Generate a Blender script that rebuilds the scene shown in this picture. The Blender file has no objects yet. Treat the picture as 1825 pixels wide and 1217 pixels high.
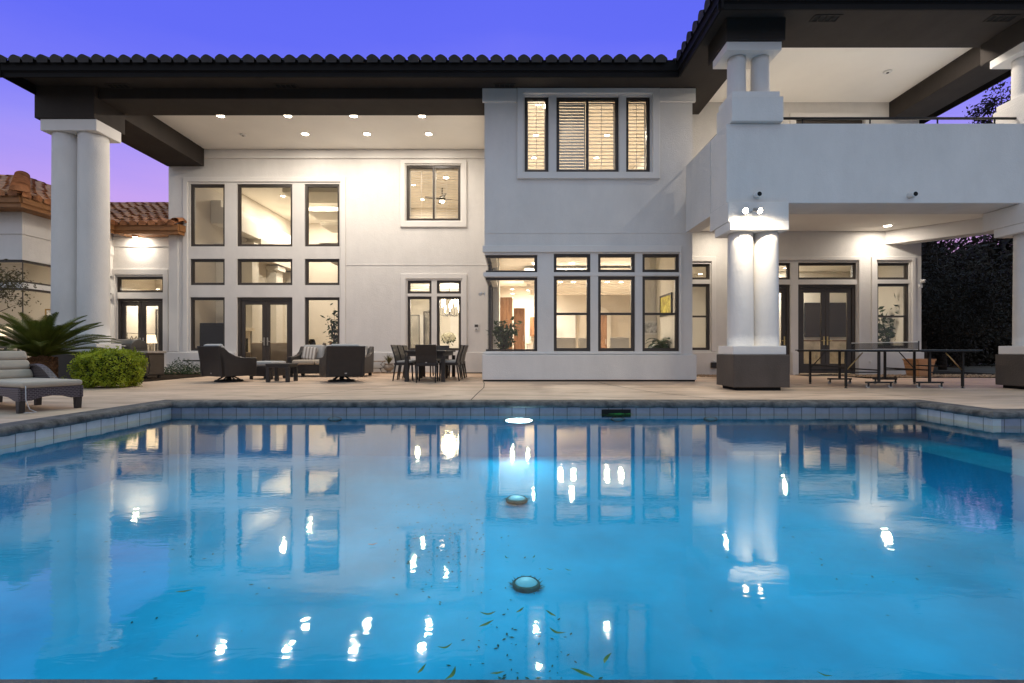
import bpy, bmesh, math, random
from mathutils import Vector, Matrix
random.seed(7)
R = math.radians
S = bpy.context.scene
COL = S.collection
F, CX, HY, CH = 860.0, 912.5, 622.0, 0.77        # lens in px, principal column, horizon row, eye height: from measuring the photo


def px(x, d): return (x - CX) / F * d
def pz(y, d): return CH + (HY - y) / F * d


# ------------------------------------------------------------------ materials
def nt(name):
    m = bpy.data.materials.new(name)
    m.use_nodes = True
    t = m.node_tree
    t.nodes.clear()
    out = t.nodes.new('ShaderNodeOutputMaterial')
    return m, t, out


def nd(t, kind, **kw):
    n = t.nodes.new(kind)
    for k, v in kw.items():
        if k in n.inputs:
            n.inputs[k].default_value = v
        else:
            setattr(n, k, v)
    return n


def L(t, a, ao, b, bi): t.links.new(a.outputs[ao], b.inputs[bi])


def coords(t, scale=(1, 1, 1), swz=None, world=False):
    if world:
        g = nd(t, 'ShaderNodeNewGeometry')
        src = (g, 'Position')
    else:
        g = nd(t, 'ShaderNodeTexCoord')
        src = (g, 'Object')
    if swz:
        s = nd(t, 'ShaderNodeSeparateXYZ')
        L(t, src[0], src[1], s, 0)
        c = nd(t, 'ShaderNodeCombineXYZ')
        for i, ax in enumerate(swz):
            if ax in 'XYZ': L(t, s, ax, c, i)
        src = (c, 0)
    mp = nd(t, 'ShaderNodeMapping')
    mp.inputs['Scale'].default_value = scale
    L(t, src[0], src[1], mp, 0)
    return mp


def mat(name, col, rough=.6, var=.1, ns=3.0, bump=0.0, bs=60.0, metal=0.0, spec=.4, stretch=(1, 1, 1), col2=None, sheen=0.0, detail=5):
    m, t, out = nt(name)
    b = nd(t, 'ShaderNodeBsdfPrincipled', Roughness=rough, Metallic=metal)
    b.inputs['Specular IOR Level'].default_value = spec
    if sheen: b.inputs['Sheen Weight'].default_value = sheen
    mp = coords(t, stretch)
    n1 = nd(t, 'ShaderNodeTexNoise', Scale=ns, Detail=float(detail), Roughness=.6)
    L(t, mp, 0, n1, 'Vector')
    rp = nd(t, 'ShaderNodeValToRGB')
    rp.color_ramp.elements[0].position = .3
    rp.color_ramp.elements[1].position = .7
    lo = [c * (1 - var) for c in col]
    hi = [min(1, c * (1 + var)) for c in (col2 or col)]
    rp.color_ramp.elements[0].color = (*lo, 1)
    rp.color_ramp.elements[1].color = (*hi, 1)
    L(t, n1, 'Fac', rp, 0)
    L(t, rp, 0, b, 'Base Color')
    if bump:
        n2 = nd(t, 'ShaderNodeTexNoise', Scale=bs, Detail=4.0, Roughness=.65)
        L(t, mp, 0, n2, 'Vector')
        bp = nd(t, 'ShaderNodeBump', Strength=bump, Distance=.02)
        L(t, n2, 'Fac', bp, 'Height')
        L(t, bp, 0, b, 'Normal')
    L(t, b, 0, out, 0)
    return m


def stucco(name, col, var=.05, bump=.35):
    # two scales of stain and a sand-float bump
    m, t, out = nt(name)
    b = nd(t, 'ShaderNodeBsdfPrincipled', Roughness=.85)
    b.inputs['Specular IOR Level'].default_value = .25
    mp = coords(t, world=True)
    n1 = nd(t, 'ShaderNodeTexNoise', Scale=.55, Detail=6.0, Roughness=.62)
    mp2 = coords(t, (1.5, 1.5, .6), world=True)
    n2 = nd(t, 'ShaderNodeTexNoise', Scale=1.6, Detail=5.0, Roughness=.6)
    L(t, mp, 0, n1, 'Vector'); L(t, mp2, 0, n2, 'Vector')
    ad = nd(t, 'ShaderNodeMath', operation='ADD')
    L(t, n1, 'Fac', ad, 0); L(t, n2, 'Fac', ad, 1)
    mr = nd(t, 'ShaderNodeMapRange')
    mr.inputs['From Min'].default_value = .7; mr.inputs['From Max'].default_value = 1.3
    mr.inputs['To Min'].default_value = 1 - var * 1.6; mr.inputs['To Max'].default_value = 1 + var * .7
    L(t, ad, 0, mr, 0)
    mx = nd(t, 'ShaderNodeMix', data_type='RGBA', blend_type='MULTIPLY')
    mx.inputs[0].default_value = 1.0
    mx.inputs[6].default_value = (*col, 1)
    L(t, mr, 0, mx, 7)
    L(t, mx, 2, b, 'Base Color')
    n3 = nd(t, 'ShaderNodeTexNoise', Scale=38.0, Detail=3.0, Roughness=.7)
    n4 = nd(t, 'ShaderNodeTexNoise', Scale=5.0, Detail=3.0, Roughness=.6)
    L(t, mp, 0, n3, 'Vector'); L(t, mp, 0, n4, 'Vector')
    a2 = nd(t, 'ShaderNodeMath', operation='ADD')
    L(t, n3, 'Fac', a2, 0); L(t, n4, 'Fac', a2, 1)
    bp = nd(t, 'ShaderNodeBump', Strength=bump, Distance=.012)
    L(t, a2, 0, bp, 'Height'); L(t, bp, 0, b, 'Normal')
    L(t, b, 0, out, 0)
    return m


def emis(name, col, strength):
    m, t, out = nt(name)
    e = nd(t, 'ShaderNodeEmission', Strength=strength)
    e.inputs['Color'].default_value = (*col, 1)
    L(t, e, 0, out, 0)
    return m


def fresnel2(t, ior):
    fr = nd(t, 'ShaderNodeFresnel'); g = nd(t, 'ShaderNodeNewGeometry')
    mr = nd(t, 'ShaderNodeMapRange'); mr.inputs['To Min'].default_value = ior; mr.inputs['To Max'].default_value = 1 / ior
    L(t, g, 'Backfacing', mr, 0); L(t, mr, 0, fr, 'IOR')
    return fr


def glassy(name, tint=(.93, .93, .92), ior=1.45, rough=.0, boost=1.0):
    m, t, out = nt(name)
    tr = nd(t, 'ShaderNodeBsdfTransparent'); tr.inputs[0].default_value = (*tint, 1)
    gl = nd(t, 'ShaderNodeBsdfGlossy', Roughness=rough); gl.inputs[0].default_value = (.9, .9, .9, 1)
    fr = fresnel2(t, ior)
    mu = nd(t, 'ShaderNodeMath', operation='MULTIPLY'); mu.inputs[1].default_value = boost; mu.use_clamp = True
    L(t, fr, 0, mu, 0)
    mx = nd(t, 'ShaderNodeMixShader')
    L(t, mu, 0, mx, 0); L(t, tr, 0, mx, 1); L(t, gl, 0, mx, 2)
    L(t, mx, 0, out, 0)
    return m


def brickmat(name, c1, c2, grout, w, h, swz, mortar=.012, rough=.35, bump=.4, offset=0.0, world=True, var=.5):
    m, t, out = nt(name)
    b = nd(t, 'ShaderNodeBsdfPrincipled', Roughness=rough)
    mp = coords(t, (1, 1, 1), swz, world)
    br = nd(t, 'ShaderNodeTexBrick', Scale=1.0)
    br.offset = offset
    br.inputs['Color1'].default_value = (*c1, 1); br.inputs['Color2'].default_value = (*c2, 1)
    br.inputs['Mortar'].default_value = (*grout, 1)
    br.inputs['Mortar Size'].default_value = mortar
    br.inputs['Brick Width'].default_value = w; br.inputs['Row Height'].default_value = h
    L(t, mp, 0, br, 'Vector')
    nz = nd(t, 'ShaderNodeTexNoise', Scale=9.0, Detail=4.0)
    L(t, mp, 0, nz, 'Vector')
    mr = nd(t, 'ShaderNodeMapRange'); mr.inputs['To Min'].default_value = 1 - var * .5; mr.inputs['To Max'].default_value = 1 + var * .5
    L(t, nz, 'Fac', mr, 0)
    mx = nd(t, 'ShaderNodeMix', data_type='RGBA', blend_type='MULTIPLY'); mx.inputs[0].default_value = 1.0
    L(t, br, 'Color', mx, 6); L(t, mr, 0, mx, 7)
    L(t, mx, 2, b, 'Base Color')
    bp = nd(t, 'ShaderNodeBump', Strength=bump, Distance=.01); bp.invert = True
    L(t, br, 'Fac', bp, 'Height'); L(t, bp, 0, b, 'Normal')
    L(t, b, 0, out, 0)
    return m


def wicker(name, c1, c2, hl):
    # woven flat strips: an over-under checker of two directions with dark gaps
    m, t, out = nt(name)
    b = nd(t, 'ShaderNodeBsdfPrincipled', Roughness=.42)
    b.inputs['Specular IOR Level'].default_value = .5
    tc = nd(t, 'ShaderNodeTexCoord')
    s = nd(t, 'ShaderNodeSeparateXYZ'); L(t, tc, 'Object', s, 0)
    ad = nd(t, 'ShaderNodeMath', operation='ADD'); L(t, s, 'X', ad, 0); L(t, s, 'Y', ad, 1)
    c = nd(t, 'ShaderNodeCombineXYZ'); L(t, ad, 0, c, 0); L(t, s, 'Z', c, 1)
    br = nd(t, 'ShaderNodeTexBrick', Scale=1.0); br.offset = .5
    br.inputs['Color1'].default_value = (*c1, 1); br.inputs['Color2'].default_value = (*c2, 1)
    br.inputs['Mortar'].default_value = (*hl, 1)
    br.inputs['Mortar Size'].default_value = .0035; br.inputs['Brick Width'].default_value = .042; br.inputs['Row Height'].default_value = .022
    L(t, c, 0, br, 'Vector')
    L(t, br, 'Color', b, 'Base Color')
    wv = nd(t, 'ShaderNodeTexWave', Scale=24.0); L(t, c, 0, wv, 'Vector')
    bp = nd(t, 'ShaderNodeBump', Strength=.7, Distance=.01); bp.invert = True
    L(t, br, 'Fac', bp, 'Height'); L(t, bp, 0, b, 'Normal')
    L(t, b, 0, out, 0)
    return m


def stripes(name, c1, c2, scale):
    m, t, out = nt(name)
    b = nd(t, 'ShaderNodeBsdfPrincipled', Roughness=.9)
    tc = nd(t, 'ShaderNodeTexCoord')
    wv = nd(t, 'ShaderNodeTexWave', Scale=scale, Distortion=.4); wv.bands_direction = 'X'
    L(t, tc, 'Object', wv, 'Vector')
    rp = nd(t, 'ShaderNodeValToRGB')
    rp.color_ramp.elements[0].position = .52; rp.color_ramp.elements[1].position = .6
    rp.color_ramp.elements[0].color = (*c1, 1); rp.color_ramp.elements[1].color = (*c2, 1)
    L(t, wv, 'Fac', rp, 0); L(t, rp, 0, b, 'Base Color')
    L(t, b, 0, out, 0)
    return m


def leafmat(name, c1, c2, rough=.5, trans=.25, ns=7.0):
    m, t, out = nt(name)
    b = nd(t, 'ShaderNodeBsdfPrincipled', Roughness=rough)
    b.inputs['Specular IOR Level'].default_value = .35
    tc = nd(t, 'ShaderNodeTexCoord')
    n = nd(t, 'ShaderNodeTexNoise', Scale=ns, Detail=3.0); L(t, tc, 'Object', n, 'Vector')
    rp = nd(t, 'ShaderNodeValToRGB')
    rp.color_ramp.elements[0].position = .35; rp.color_ramp.elements[1].position = .65
    rp.color_ramp.elements[0].color = (*c1, 1); rp.color_ramp.elements[1].color = (*c2, 1)
    L(t, n, 'Fac', rp, 0); L(t, rp, 0, b, 'Base Color')
    tl = nd(t, 'ShaderNodeBsdfTranslucent'); L(t, rp, 0, tl, 0)
    mx = nd(t, 'ShaderNodeMixShader'); mx.inputs[0].default_value = trans
    L(t, b, 0, mx, 1); L(t, tl, 0, mx, 2); L(t, mx, 0, out, 0)
    return m


def deckmat():
    m, t, out = nt('stamped_concrete')
    b = nd(t, 'ShaderNodeBsdfPrincipled', Roughness=.62)
    b.inputs['Specular IOR Level'].default_value = .35
    mp = coords(t, (.55, 2.6, 1), world=True)
    mp2 = coords(t, (1, 1, 1), world=True)
    n1 = nd(t, 'ShaderNodeTexNoise', Scale=1.3, Detail=9.0, Roughness=.68, Distortion=.8)
    n2 = nd(t, 'ShaderNodeTexNoise', Scale=.6, Detail=6.0, Roughness=.6)
    n3 = nd(t, 'ShaderNodeTexNoise', Scale=22.0, Detail=4.0, Roughness=.7)
    L(t, mp, 0, n1, 'Vector'); L(t, mp2, 0, n2, 'Vector'); L(t, mp2, 0, n3, 'Vector')
    rp = nd(t, 'ShaderNodeValToRGB')
    e = rp.color_ramp.elements
    e[0].position = .28; e[0].color = (.36, .24, .155, 1)
    e[1].position = .72; e[1].color = (.74, .55, .395, 1)
    x = rp.color_ramp.elements.new(.5); x.color = (.61, .43, .30, 1)
    L(t, n1, 'Fac', rp, 0)
    mr = nd(t, 'ShaderNodeMapRange'); mr.inputs['From Min'].default_value = .3; mr.inputs['From Max'].default_value = .7
    mr.inputs['To Min'].default_value = .78; mr.inputs['To Max'].default_value = 1.1
    L(t, n2, 'Fac', mr, 0)
    mx = nd(t, 'ShaderNodeMix', data_type='RGBA', blend_type='MULTIPLY'); mx.inputs[0].default_value = 1
    L(t, rp, 0, mx, 6); L(t, mr, 0, mx, 7)
    L(t, mx, 2, b, 'Base Color')
    ad = nd(t, 'ShaderNodeMath', operation='ADD'); L(t, n1, 'Fac', ad, 0); L(t, n3, 'Fac', ad, 1)
    bp = nd(t, 'ShaderNodeBump', Strength=.35, Distance=.015); L(t, ad, 0, bp, 'Height'); L(t, bp, 0, b, 'Normal')
    L(t, b, 0, out, 0)
    return m


def watermat():
    m, t, out = nt('pool_water')
    mp = coords(t, (.4, 1.0, 1), world=True)
    n1 = nd(t, 'ShaderNodeTexNoise', Scale=2.0, Detail=2.0, Roughness=.5)
    n2 = nd(t, 'ShaderNodeTexNoise', Scale=17.0, Detail=2.0, Roughness=.5, Distortion=.8)
    L(t, mp, 0, n1, 'Vector'); L(t, mp, 0, n2, 'Vector')
    m1 = nd(t, 'ShaderNodeMath', operation='MULTIPLY'); m1.inputs[1].default_value = .30
    m2 = nd(t, 'ShaderNodeMath', operation='MULTIPLY'); m2.inputs[1].default_value = .10
    L(t, n1, 'Fac', m1, 0); L(t, n2, 'Fac', m2, 0)
    ad = nd(t, 'ShaderNodeMath', operation='ADD'); L(t, m1, 0, ad, 0); L(t, m2, 0, ad, 1)
    bp = nd(t, 'ShaderNodeBump', Strength=1.0, Distance=.0042); L(t, ad, 0, bp, 'Height')
    gl = nd(t, 'ShaderNodeBsdfGlossy', Roughness=.035); gl.inputs[0].default_value = (1, .94, .74, 1)
    tr = nd(t, 'ShaderNodeBsdfTransparent'); tr.inputs[0].default_value = (.66, .96, 1.0, 1)
    fr = fresnel2(t, 1.33)
    L(t, bp, 0, gl, 'Normal'); L(t, bp, 0, fr, 'Normal')
    pw = nd(t, 'ShaderNodeMath', operation='POWER'); pw.inputs[1].default_value = 1.25; L(t, fr, 0, pw, 0)
    mu = nd(t, 'ShaderNodeMath', operation='MULTIPLY'); mu.inputs[1].default_value = 2.25; mu.use_clamp = True
    L(t, pw, 0, mu, 0)
    mx = nd(t, 'ShaderNodeMixShader')
    L(t, mu, 0, mx, 0); L(t, tr, 0, mx, 1); L(t, gl, 0, mx, 2)
    L(t, mx, 0, out, 0)
    return m


M = {}
M['stucco'] = stucco('white_stucco', (.74, .71, .67), .055, .6)
M['trim'] = stucco('white_trim', (.76, .73, .69), var=.03, bump=.15)
M['dark'] = stucco('dark_brown_stucco', (.046, .038, .033), var=.12, bump=.3)
M['fascia'] = mat('dark_fascia_paint', (.010, .009, .009), .7, .15, 2.0, .05, 30, spec=.12)
M['pedestal'] = stucco('grey_brown_stucco', (.10, .082, .07), var=.14, bump=.5)
M['frame'] = mat('bronze_window_frame', (.055, .045, .038), .38, .1, 4)
M['glass'] = glassy('window_glass', boost=.6)
M['ceiling'] = mat('ceiling_paint', (.90, .86, .79), .85, .03, .8, .08, 60)
M['beige'] = mat('beige_interior_paint', (.65, .59, .50), .8, .04, .8, .06, 50)
M['cream'] = mat('cream_interior_paint', (.75, .71, .63), .8, .04, .8)
M['floor'] = mat('interior_floor_tile', (.45, .36, .26), .35, .12, 1.5)
M['white'] = mat('white_paint', (.78, .76, .72), .5, .03, 3)
M['shutter'] = mat('white_shutter_paint', (.76, .73, .68), .5, .04, 3)
M['tile_dark'] = mat('dark_roof_tile', (.035, .03, .03), .7, .35, 3.2, .3, 20)
M['tile_clay'] = mat('clay_roof_tile', (.30, .115, .045), .75, .45, 2.7, .3, 18, col2=(.47, .20, .085))
M['bronze'] = mat('bronze_wood_eave', (.30, .135, .048), .6, .2, 3, .12, 25, stretch=(1, 1, 6))
M['deck'] = deckmat()
M['coping'] = mat('rough_coping_concrete', (.075, .07, .068), .75, .6, 7, 1.0, 40, col2=(.125, .112, .10))
M['pooltile_y_shaded'] = brickmat('pool_tile_far_shaded', (.20, .20, .25), (.26, .255, .29), (.10, .10, .11), .2, .2, 'XZ', .006, .25)  # the side tile again, with the far wall's bluish shade painted in
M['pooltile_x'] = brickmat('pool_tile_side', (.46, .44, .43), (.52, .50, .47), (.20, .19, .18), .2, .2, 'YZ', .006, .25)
M['plaster'] = mat('blue_pool_plaster', (.002, .39, .63), .7, .2, .5, .1, 12, col2=(.005, .53, .80), detail=8)
M['bench'] = mat('pale_pool_bench_plaster', (.25, .66, .74), .7, .1, 1.2, .1, 12, col2=(.32, .74, .78))
M['water'] = watermat()
M['ground'] = mat('desert_ground', (.14, .11, .08), .9, .3, .8, .5, 8)
M['mulch'] = mat('dark_mulch', (.035, .024, .016), 1.0, .5, 9, .9, 30, spec=.05)
M['gravel'] = mat('tan_gravel', (.36, .25, .16), .9, .5, 30, .4, 60)
M['joint'] = mat('joint_filler', (.06, .045, .035), .9, .2, 8)
M['wicker'] = wicker('dark_wicker', (.050, .037, .031), (.030, .023, .021), (.010, .008, .008))
M['wicker2'] = wicker('lounger_wicker', (.048, .031, .029), (.030, .021, .023), (.15, .12, .125))
M['blackmetal'] = mat('black_metal', (.02, .018, .017), .4, .15, 5, .05, 30, metal=.3)
M['darkwood'] = mat('dark_table_wood', (.03, .024, .021), .5, .2, 5, .1, 30)
M['cushion'] = mat('oatmeal_cushion', (.44, .36, .27), .9, .06, 5, .15, 160, sheen=.2)
M['greycushion'] = mat('grey_cushion', (.38, .37, .35), .9, .07, 5, .15, 160, sheen=.2)
M['stripe'] = stripes('striped_pillow', (.55, .50, .44), (.26, .22, .19), 3.4)
M['boxwood'] = leafmat('boxwood_leaf', (.15, .20, .006), (.46, .52, .04), .45, .3, 6)
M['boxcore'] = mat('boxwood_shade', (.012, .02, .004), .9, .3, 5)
M['palm'] = leafmat('sago_leaflet', (.045, .066, .010), (.135, .15, .026), .42, .25, 3)
M['palmtrunk'] = mat('sago_trunk_scales', (.17, .085, .04), .95, .5, 26, 1.0, 34, stretch=(1, 1, 1.6))
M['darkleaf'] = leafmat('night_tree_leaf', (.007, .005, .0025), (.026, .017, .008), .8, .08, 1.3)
M['olive'] = leafmat('olive_leaf', (.06, .05, .025), (.13, .11, .05), .6, .2, 5)
M['indoorleaf'] = leafmat('indoor_plant_leaf', (.02, .045, .015), (.06, .10, .04), .4, .2, 6)
M['bark'] = mat('tree_bark', (.05, .036, .026), .95, .3, 8, .8, 20)
M['grasses'] = leafmat('tan_grass_blade', (.10, .09, .035), (.2, .17, .07), .6, .2, 6)
M['stone'] = mat('stone_urn', (.32, .28, .23), .9, .25, 8, .6, 30)
M['terracotta'] = mat('ribbed_terracotta', (.45, .21, .09), .8, .2, 3, .8, 4, stretch=(.3, .3, 9), col2=(.6, .33, .16))
M['steel'] = mat('grey_grill_enamel', (.10, .092, .085), .38, .15, 4, metal=.55)
M['steel2'] = mat('stainless_shelf', (.5, .47, .43), .35, .1, 4, metal=.8)
M['grillside'] = mat('brown_grill_panel', (.085, .066, .05), .45, .15, 3, metal=.2)
M['tabletop'] = mat('table_tennis_top', (.012, .02, .028), .55, .1, 3)
M['whiteline'] = mat('white_edge_paint', (.7, .7, .68), .6, .05, 5)
M['net'] = None
M['brass'] = mat('brass', (.55, .40, .17), .3, .1, 5, metal=1.0)
M['nickel'] = mat('brushed_nickel', (.5, .47, .42), .3, .1, 5, metal=1.0)
M['plastic'] = mat('white_plastic', (.72, .71, .68), .4, .03, 4)
M['blackplastic'] = mat('black_plastic', (.015, .015, .016), .4, .1, 4)
M['tv'] = mat('tv_screen', (.035, .026, .02), .5, .1, 2, spec=.08)
M['cabinet'] = mat('brown_cabinet_wood', (.20, .095, .04), .45, .25, 3, .1, 30, stretch=(4, 4, .6), col2=(.26, .13, .06))
M['marble'] = mat('cream_marble', (.62, .52, .36), .3, .3, 2.2, col2=(.7, .63, .5), detail=8)
M['stonewall'] = brickmat('stacked_white_stone', (.62, .57, .48), (.7, .66, .57), (.45, .41, .34), .5, .06, 'YZ', .006, .9, .9, .37)
M['mirror'] = mat('grey_mirror', (.3, .29, .27), .2, .3, 1.2, metal=.6)
M['picture'] = mat('abstract_yellow_canvas', (.5, .30, .03), .7, .6, 5, col2=(.75, .55, .10))
M['picture2'] = mat('pencil_sketch_paper', (.35, .34, .32), .8, .6, 9, col2=(.8, .79, .75), detail=9)
M['gold'] = mat('gilded_frame', (.42, .27, .09), .4, .2, 6, metal=.6)
M['linen'] = mat('white_chair_fabric', (.66, .60, .50), .9, .05, 4)
M['beigesofa'] = mat('tan_sofa_fabric', (.42, .33, .23), .9, .06, 4)
M['petal'] = leafmat('white_petal', (.7, .66, .5), (.8, .78, .66), .7, .3, 9)
M['lens'] = emis('lamp_lens', (1.0, .86, .66), 38)
M['bulb'] = emis('chandelier_bulb', (1.0, .84, .6), 24)
M['lampshade'] = emis('lit_lamp_shade', (1.0, .80, .52), 2.2)
M['poolLens'] = emis('pool_lamp_lens', (.80, .93, 1.0), 55)
M['drain'] = mat('drain_cover_plastic', (.30, .66, .74), .5, .1, 6)
M['drainrim'] = mat('algae_green_rim', (.01, .09, .08), .8, .5, 20)
M['leafgreen'] = leafmat('fallen_green_leaf', (.012, .12, .02), (.06, .26, .04), .5, .1, 6)
M['leafyellow'] = leafmat('fallen_yellow_leaf', (.4, .24, .05), (.5, .32, .08), .5, .1, 6)
M['debris'] = mat('dark_leaf_debris', (.015, .09, .05), .9, .4, 6)
M['void'] = mat('dark_recess', (.008, .008, .008), .9, .1, 4)
M['mat'] = mat('door_mat_fibre', (.05, .045, .04), .95, .3, 30, .6, 120)
M['rope'] = mat('pale_cord', (.5, .5, .5), .8, .1, 9)


def netmat():
    m, t, out = nt('table_net_mesh')
    b = nd(t, 'ShaderNodeBsdfPrincipled', Roughness=.8); b.inputs['Base Color'].default_value = (.03, .03, .03, 1)
    tr = nd(t, 'ShaderNodeBsdfTransparent')
    mx = nd(t, 'ShaderNodeMixShader'); mx.inputs[0].default_value = .38
    L(t, tr, 0, mx, 1); L(t, b, 0, mx, 2); L(t, mx, 0, out, 0)
    return m


M['net'] = netmat()


# ------------------------------------------------------------------ geometry helpers
class MB:
    def __init__(s): s.v, s.f, s.s = [], [], []

    def add(s, vs, fs, smooth=False):
        o = len(s.v)
        s.v += [tuple(v) for v in vs]
        s.f += [tuple(i + o for i in f) for f in fs]
        s.s += [smooth] * len(fs)
        return s

    def box(s, x0, x1, y0, y1, z0, z1, mtx=None):
        vs = [Vector(p) for p in ((x0, y0, z0), (x1, y0, z0), (x1, y1, z0), (x0, y1, z0), (x0, y0, z1), (x1, y0, z1), (x1, y1, z1), (x0, y1, z1))]
        if mtx is not None: vs = [mtx @ v for v in vs]
        return s.add(vs, [(0, 3, 2, 1), (4, 5, 6, 7), (0, 1, 5, 4), (1, 2, 6, 5), (2, 3, 7, 6), (3, 0, 4, 7)])

    def prism(s, pts, axis, a, b):
        # pts: polygon in the two other axes, extruded from a to b along axis
        n = len(pts)
        def put(p, w): return {'x': (w, p[0], p[1]), 'y': (p[0], w, p[1]), 'z': (p[0], p[1], w)}[axis]
        vs = [put(p, a) for p in pts] + [put(p, b) for p in pts]
        fs = [tuple(range(n - 1, -1, -1)), tuple(range(n, 2 * n))] + [(i, (i + 1) % n, n + (i + 1) % n, n + i) for i in range(n)]
        return s.add(vs, fs)

    def lathe(s, prof, cx=0, cy=0, cz=0, n=24, smooth=True, caps=True):
        vs, fs = [], []
        for r, z in prof:
            for k in range(n):
                a = 2 * math.pi * k / n
                vs.append((cx + r * math.cos(a), cy + r * math.sin(a), cz + z))
        for i in range(len(prof) - 1):
            for k in range(n):
                fs.append((i * n + k, i * n + (k + 1) % n, (i + 1) * n + (k + 1) % n, (i + 1) * n + k))
        s.add(vs, fs, smooth)
        o = len(s.v) - len(vs)
        if caps:
            s.f += [tuple(o + k for k in range(n))[::-1], tuple(o + (len(prof) - 1) * n + k for k in range(n))]
            s.s += [False, False]
        return s

    def tube(s, pts, r, n=8, smooth=True):
        pts = [Vector(p) for p in pts]
        rs = r if isinstance(r, (list, tuple)) else [r] * len(pts)
        vs, fs = [], []
        up = Vector((0, 0, 1))
        for i, p in enumerate(pts):
            d = (pts[min(i + 1, len(pts) - 1)] - pts[max(i - 1, 0)]).normalized()
            a = d.cross(up)
            if a.length < 1e-3: a = d.cross(Vector((1, 0, 0)))
            a.normalize(); b = d.cross(a)
            for k in range(n):
                t = 2 * math.pi * k / n
                vs.append(p + (a * math.cos(t) + b * math.sin(t)) * rs[i])
        for i in range(len(pts) - 1):
            for k in range(n):
                fs.append((i * n + k, i * n + (k + 1) % n, (i + 1) * n + (k + 1) % n, (i + 1) * n + k))
        o = len(s.v)
        s.add(vs, fs, smooth)
        s.f += [tuple(o + k for k in range(n))[::-1], tuple(o + (len(pts) - 1) * n + k for k in range(n))]
        s.s += [False, False]
        return s

    def panel(s, u0, u1, v0, v1, holes, t0, t1, axis='y'):
        # slab with rectangular holes (u0,u1,v0,v1): one welded shell, no inner faces
        us = sorted({u0, u1, *[min(max(h[i], u0), u1) for h in holes for i in (0, 1)]})
        vs_ = sorted({v0, v1, *[min(max(h[i], v0), v1) for h in holes for i in (2, 3)]})
        nu, nv = len(us) - 1, len(vs_) - 1
        def solid(i, j):
            if i < 0 or j < 0 or i >= nu or j >= nv: return False
            cu, cv = (us[i] + us[i + 1]) / 2, (vs_[j] + vs_[j + 1]) / 2
            return not any(h[0] < cu < h[1] and h[2] < cv < h[3] for h in holes)
        idx, verts, faces = {}, [], []
        def vid(i, j, w):
            k = (i, j, w)
            if k not in idx:
                u, v, t = us[i], vs_[j], (t0, t1)[w]
                idx[k] = len(verts)
                verts.append({'y': (u, t, v), 'x': (t, u, v), 'z': (u, v, t)}[axis])
            return idx[k]
        for i in range(nu):
            for j in range(nv):
                if not solid(i, j): continue
                for w in (0, 1):
                    q = [vid(i, j, w), vid(i + 1, j, w), vid(i + 1, j + 1, w), vid(i, j + 1, w)]
                    faces.append(tuple(q if w == 0 else q[::-1]))
                if not solid(i - 1, j): faces.append((vid(i, j, 0), vid(i, j + 1, 0), vid(i, j + 1, 1), vid(i, j, 1)))
                if not solid(i + 1, j): faces.append((vid(i + 1, j, 0), vid(i + 1, j, 1), vid(i + 1, j + 1, 1), vid(i + 1, j + 1, 0)))
                if not solid(i, j - 1): faces.append((vid(i, j, 0), vid(i, j, 1), vid(i + 1, j, 1), vid(i + 1, j, 0)))
                if not solid(i, j + 1): faces.append((vid(i, j + 1, 0), vid(i + 1, j + 1, 0), vid(i + 1, j + 1, 1), vid(i, j + 1, 1)))
        return s.add(verts, faces)

    def build(s, name, m, parent=None, loc=(0, 0, 0), rot=(0, 0, 0), bevel=0.0, seg=2, keep=False, recalc=True, subsurf=0):
        me = bpy.data.meshes.new(name)
        me.from_pydata(s.v, [], s.f)
        me.polygons.foreach_set('use_smooth', s.s)
        if recalc:
            b = bmesh.new(); b.from_mesh(me)
            bmesh.ops.recalc_face_normals(b, faces=b.faces)
            b.to_mesh(me); b.free()
        me.materials.append(m)
        o = bpy.data.objects.new(name, me)
        COL.objects.link(o)
        o.location = loc; o.rotation_euler = rot
        if parent is not None:
            o.parent = parent
            if keep: o.location = -world_loc(parent)
        if bevel:
            md = o.modifiers.new('edge', 'BEVEL'); md.width = bevel; md.segments = seg; md.limit_method = 'ANGLE'; md.angle_limit = R(35)
            if seg > 2:
                for p in me.polygons: p.use_smooth = True
        return o


def world_loc(o):
    v = Vector(o.location)
    while o.parent is not None:
        o = o.parent; v += Vector(o.location)
    return v


def tag(o, label=None, cat=None, group=None, kind=None):
    if label: o['label'] = label
    if cat: o['category'] = cat
    if group: o['group'] = group
    if kind: o['kind'] = kind
    return o


def thing(name, label, cat, loc=(0, 0, 0), rz=0.0, group=None):
    o = bpy.data.objects.new(name, None); COL.objects.link(o)
    o.empty_display_size = .2
    o.location = loc; o.rotation_euler = (0, 0, rz)
    return tag(o, label, cat, group)


def dup(root, loc, rz, label, group=None):
    def cp(o, par):
        c = o.copy(); COL.objects.link(c); c.parent = par
        for ch in list(o.children): cp(ch, c)
        return c
    r = cp(root, None)
    r.location = loc; r.rotation_euler = (0, 0, rz)
    r['label'] = label
    if group: r['group'] = group
    return r


def struct(mb, name, m, **kw):
    return tag(mb.build(name, m, **kw), kind='structure')


WARM = (1.0, .90, .76)
PORCH = (1.0, .91, .80)


def lamp(kind, name, loc, power, col=WARM, size=.12, direction=None, parent=None, spot=None, blend=.5):
    ld = bpy.data.lights.new(name, kind)
    ld.energy = power; ld.color = col
    if kind == 'AREA': ld.shape = 'DISK'; ld.size = size
    else: ld.shadow_soft_size = size
    if kind == 'SPOT': ld.spot_size = spot; ld.spot_blend = blend
    o = bpy.data.objects.new(name, ld); COL.objects.link(o)
    o.location = loc
    if direction is not None: o.rotation_euler = Vector(direction).to_track_quat('-Z', 'Y').to_euler()
    if parent is not None: o.parent = parent; o.location = Vector(loc) - world_loc(parent)
    return o


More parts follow.
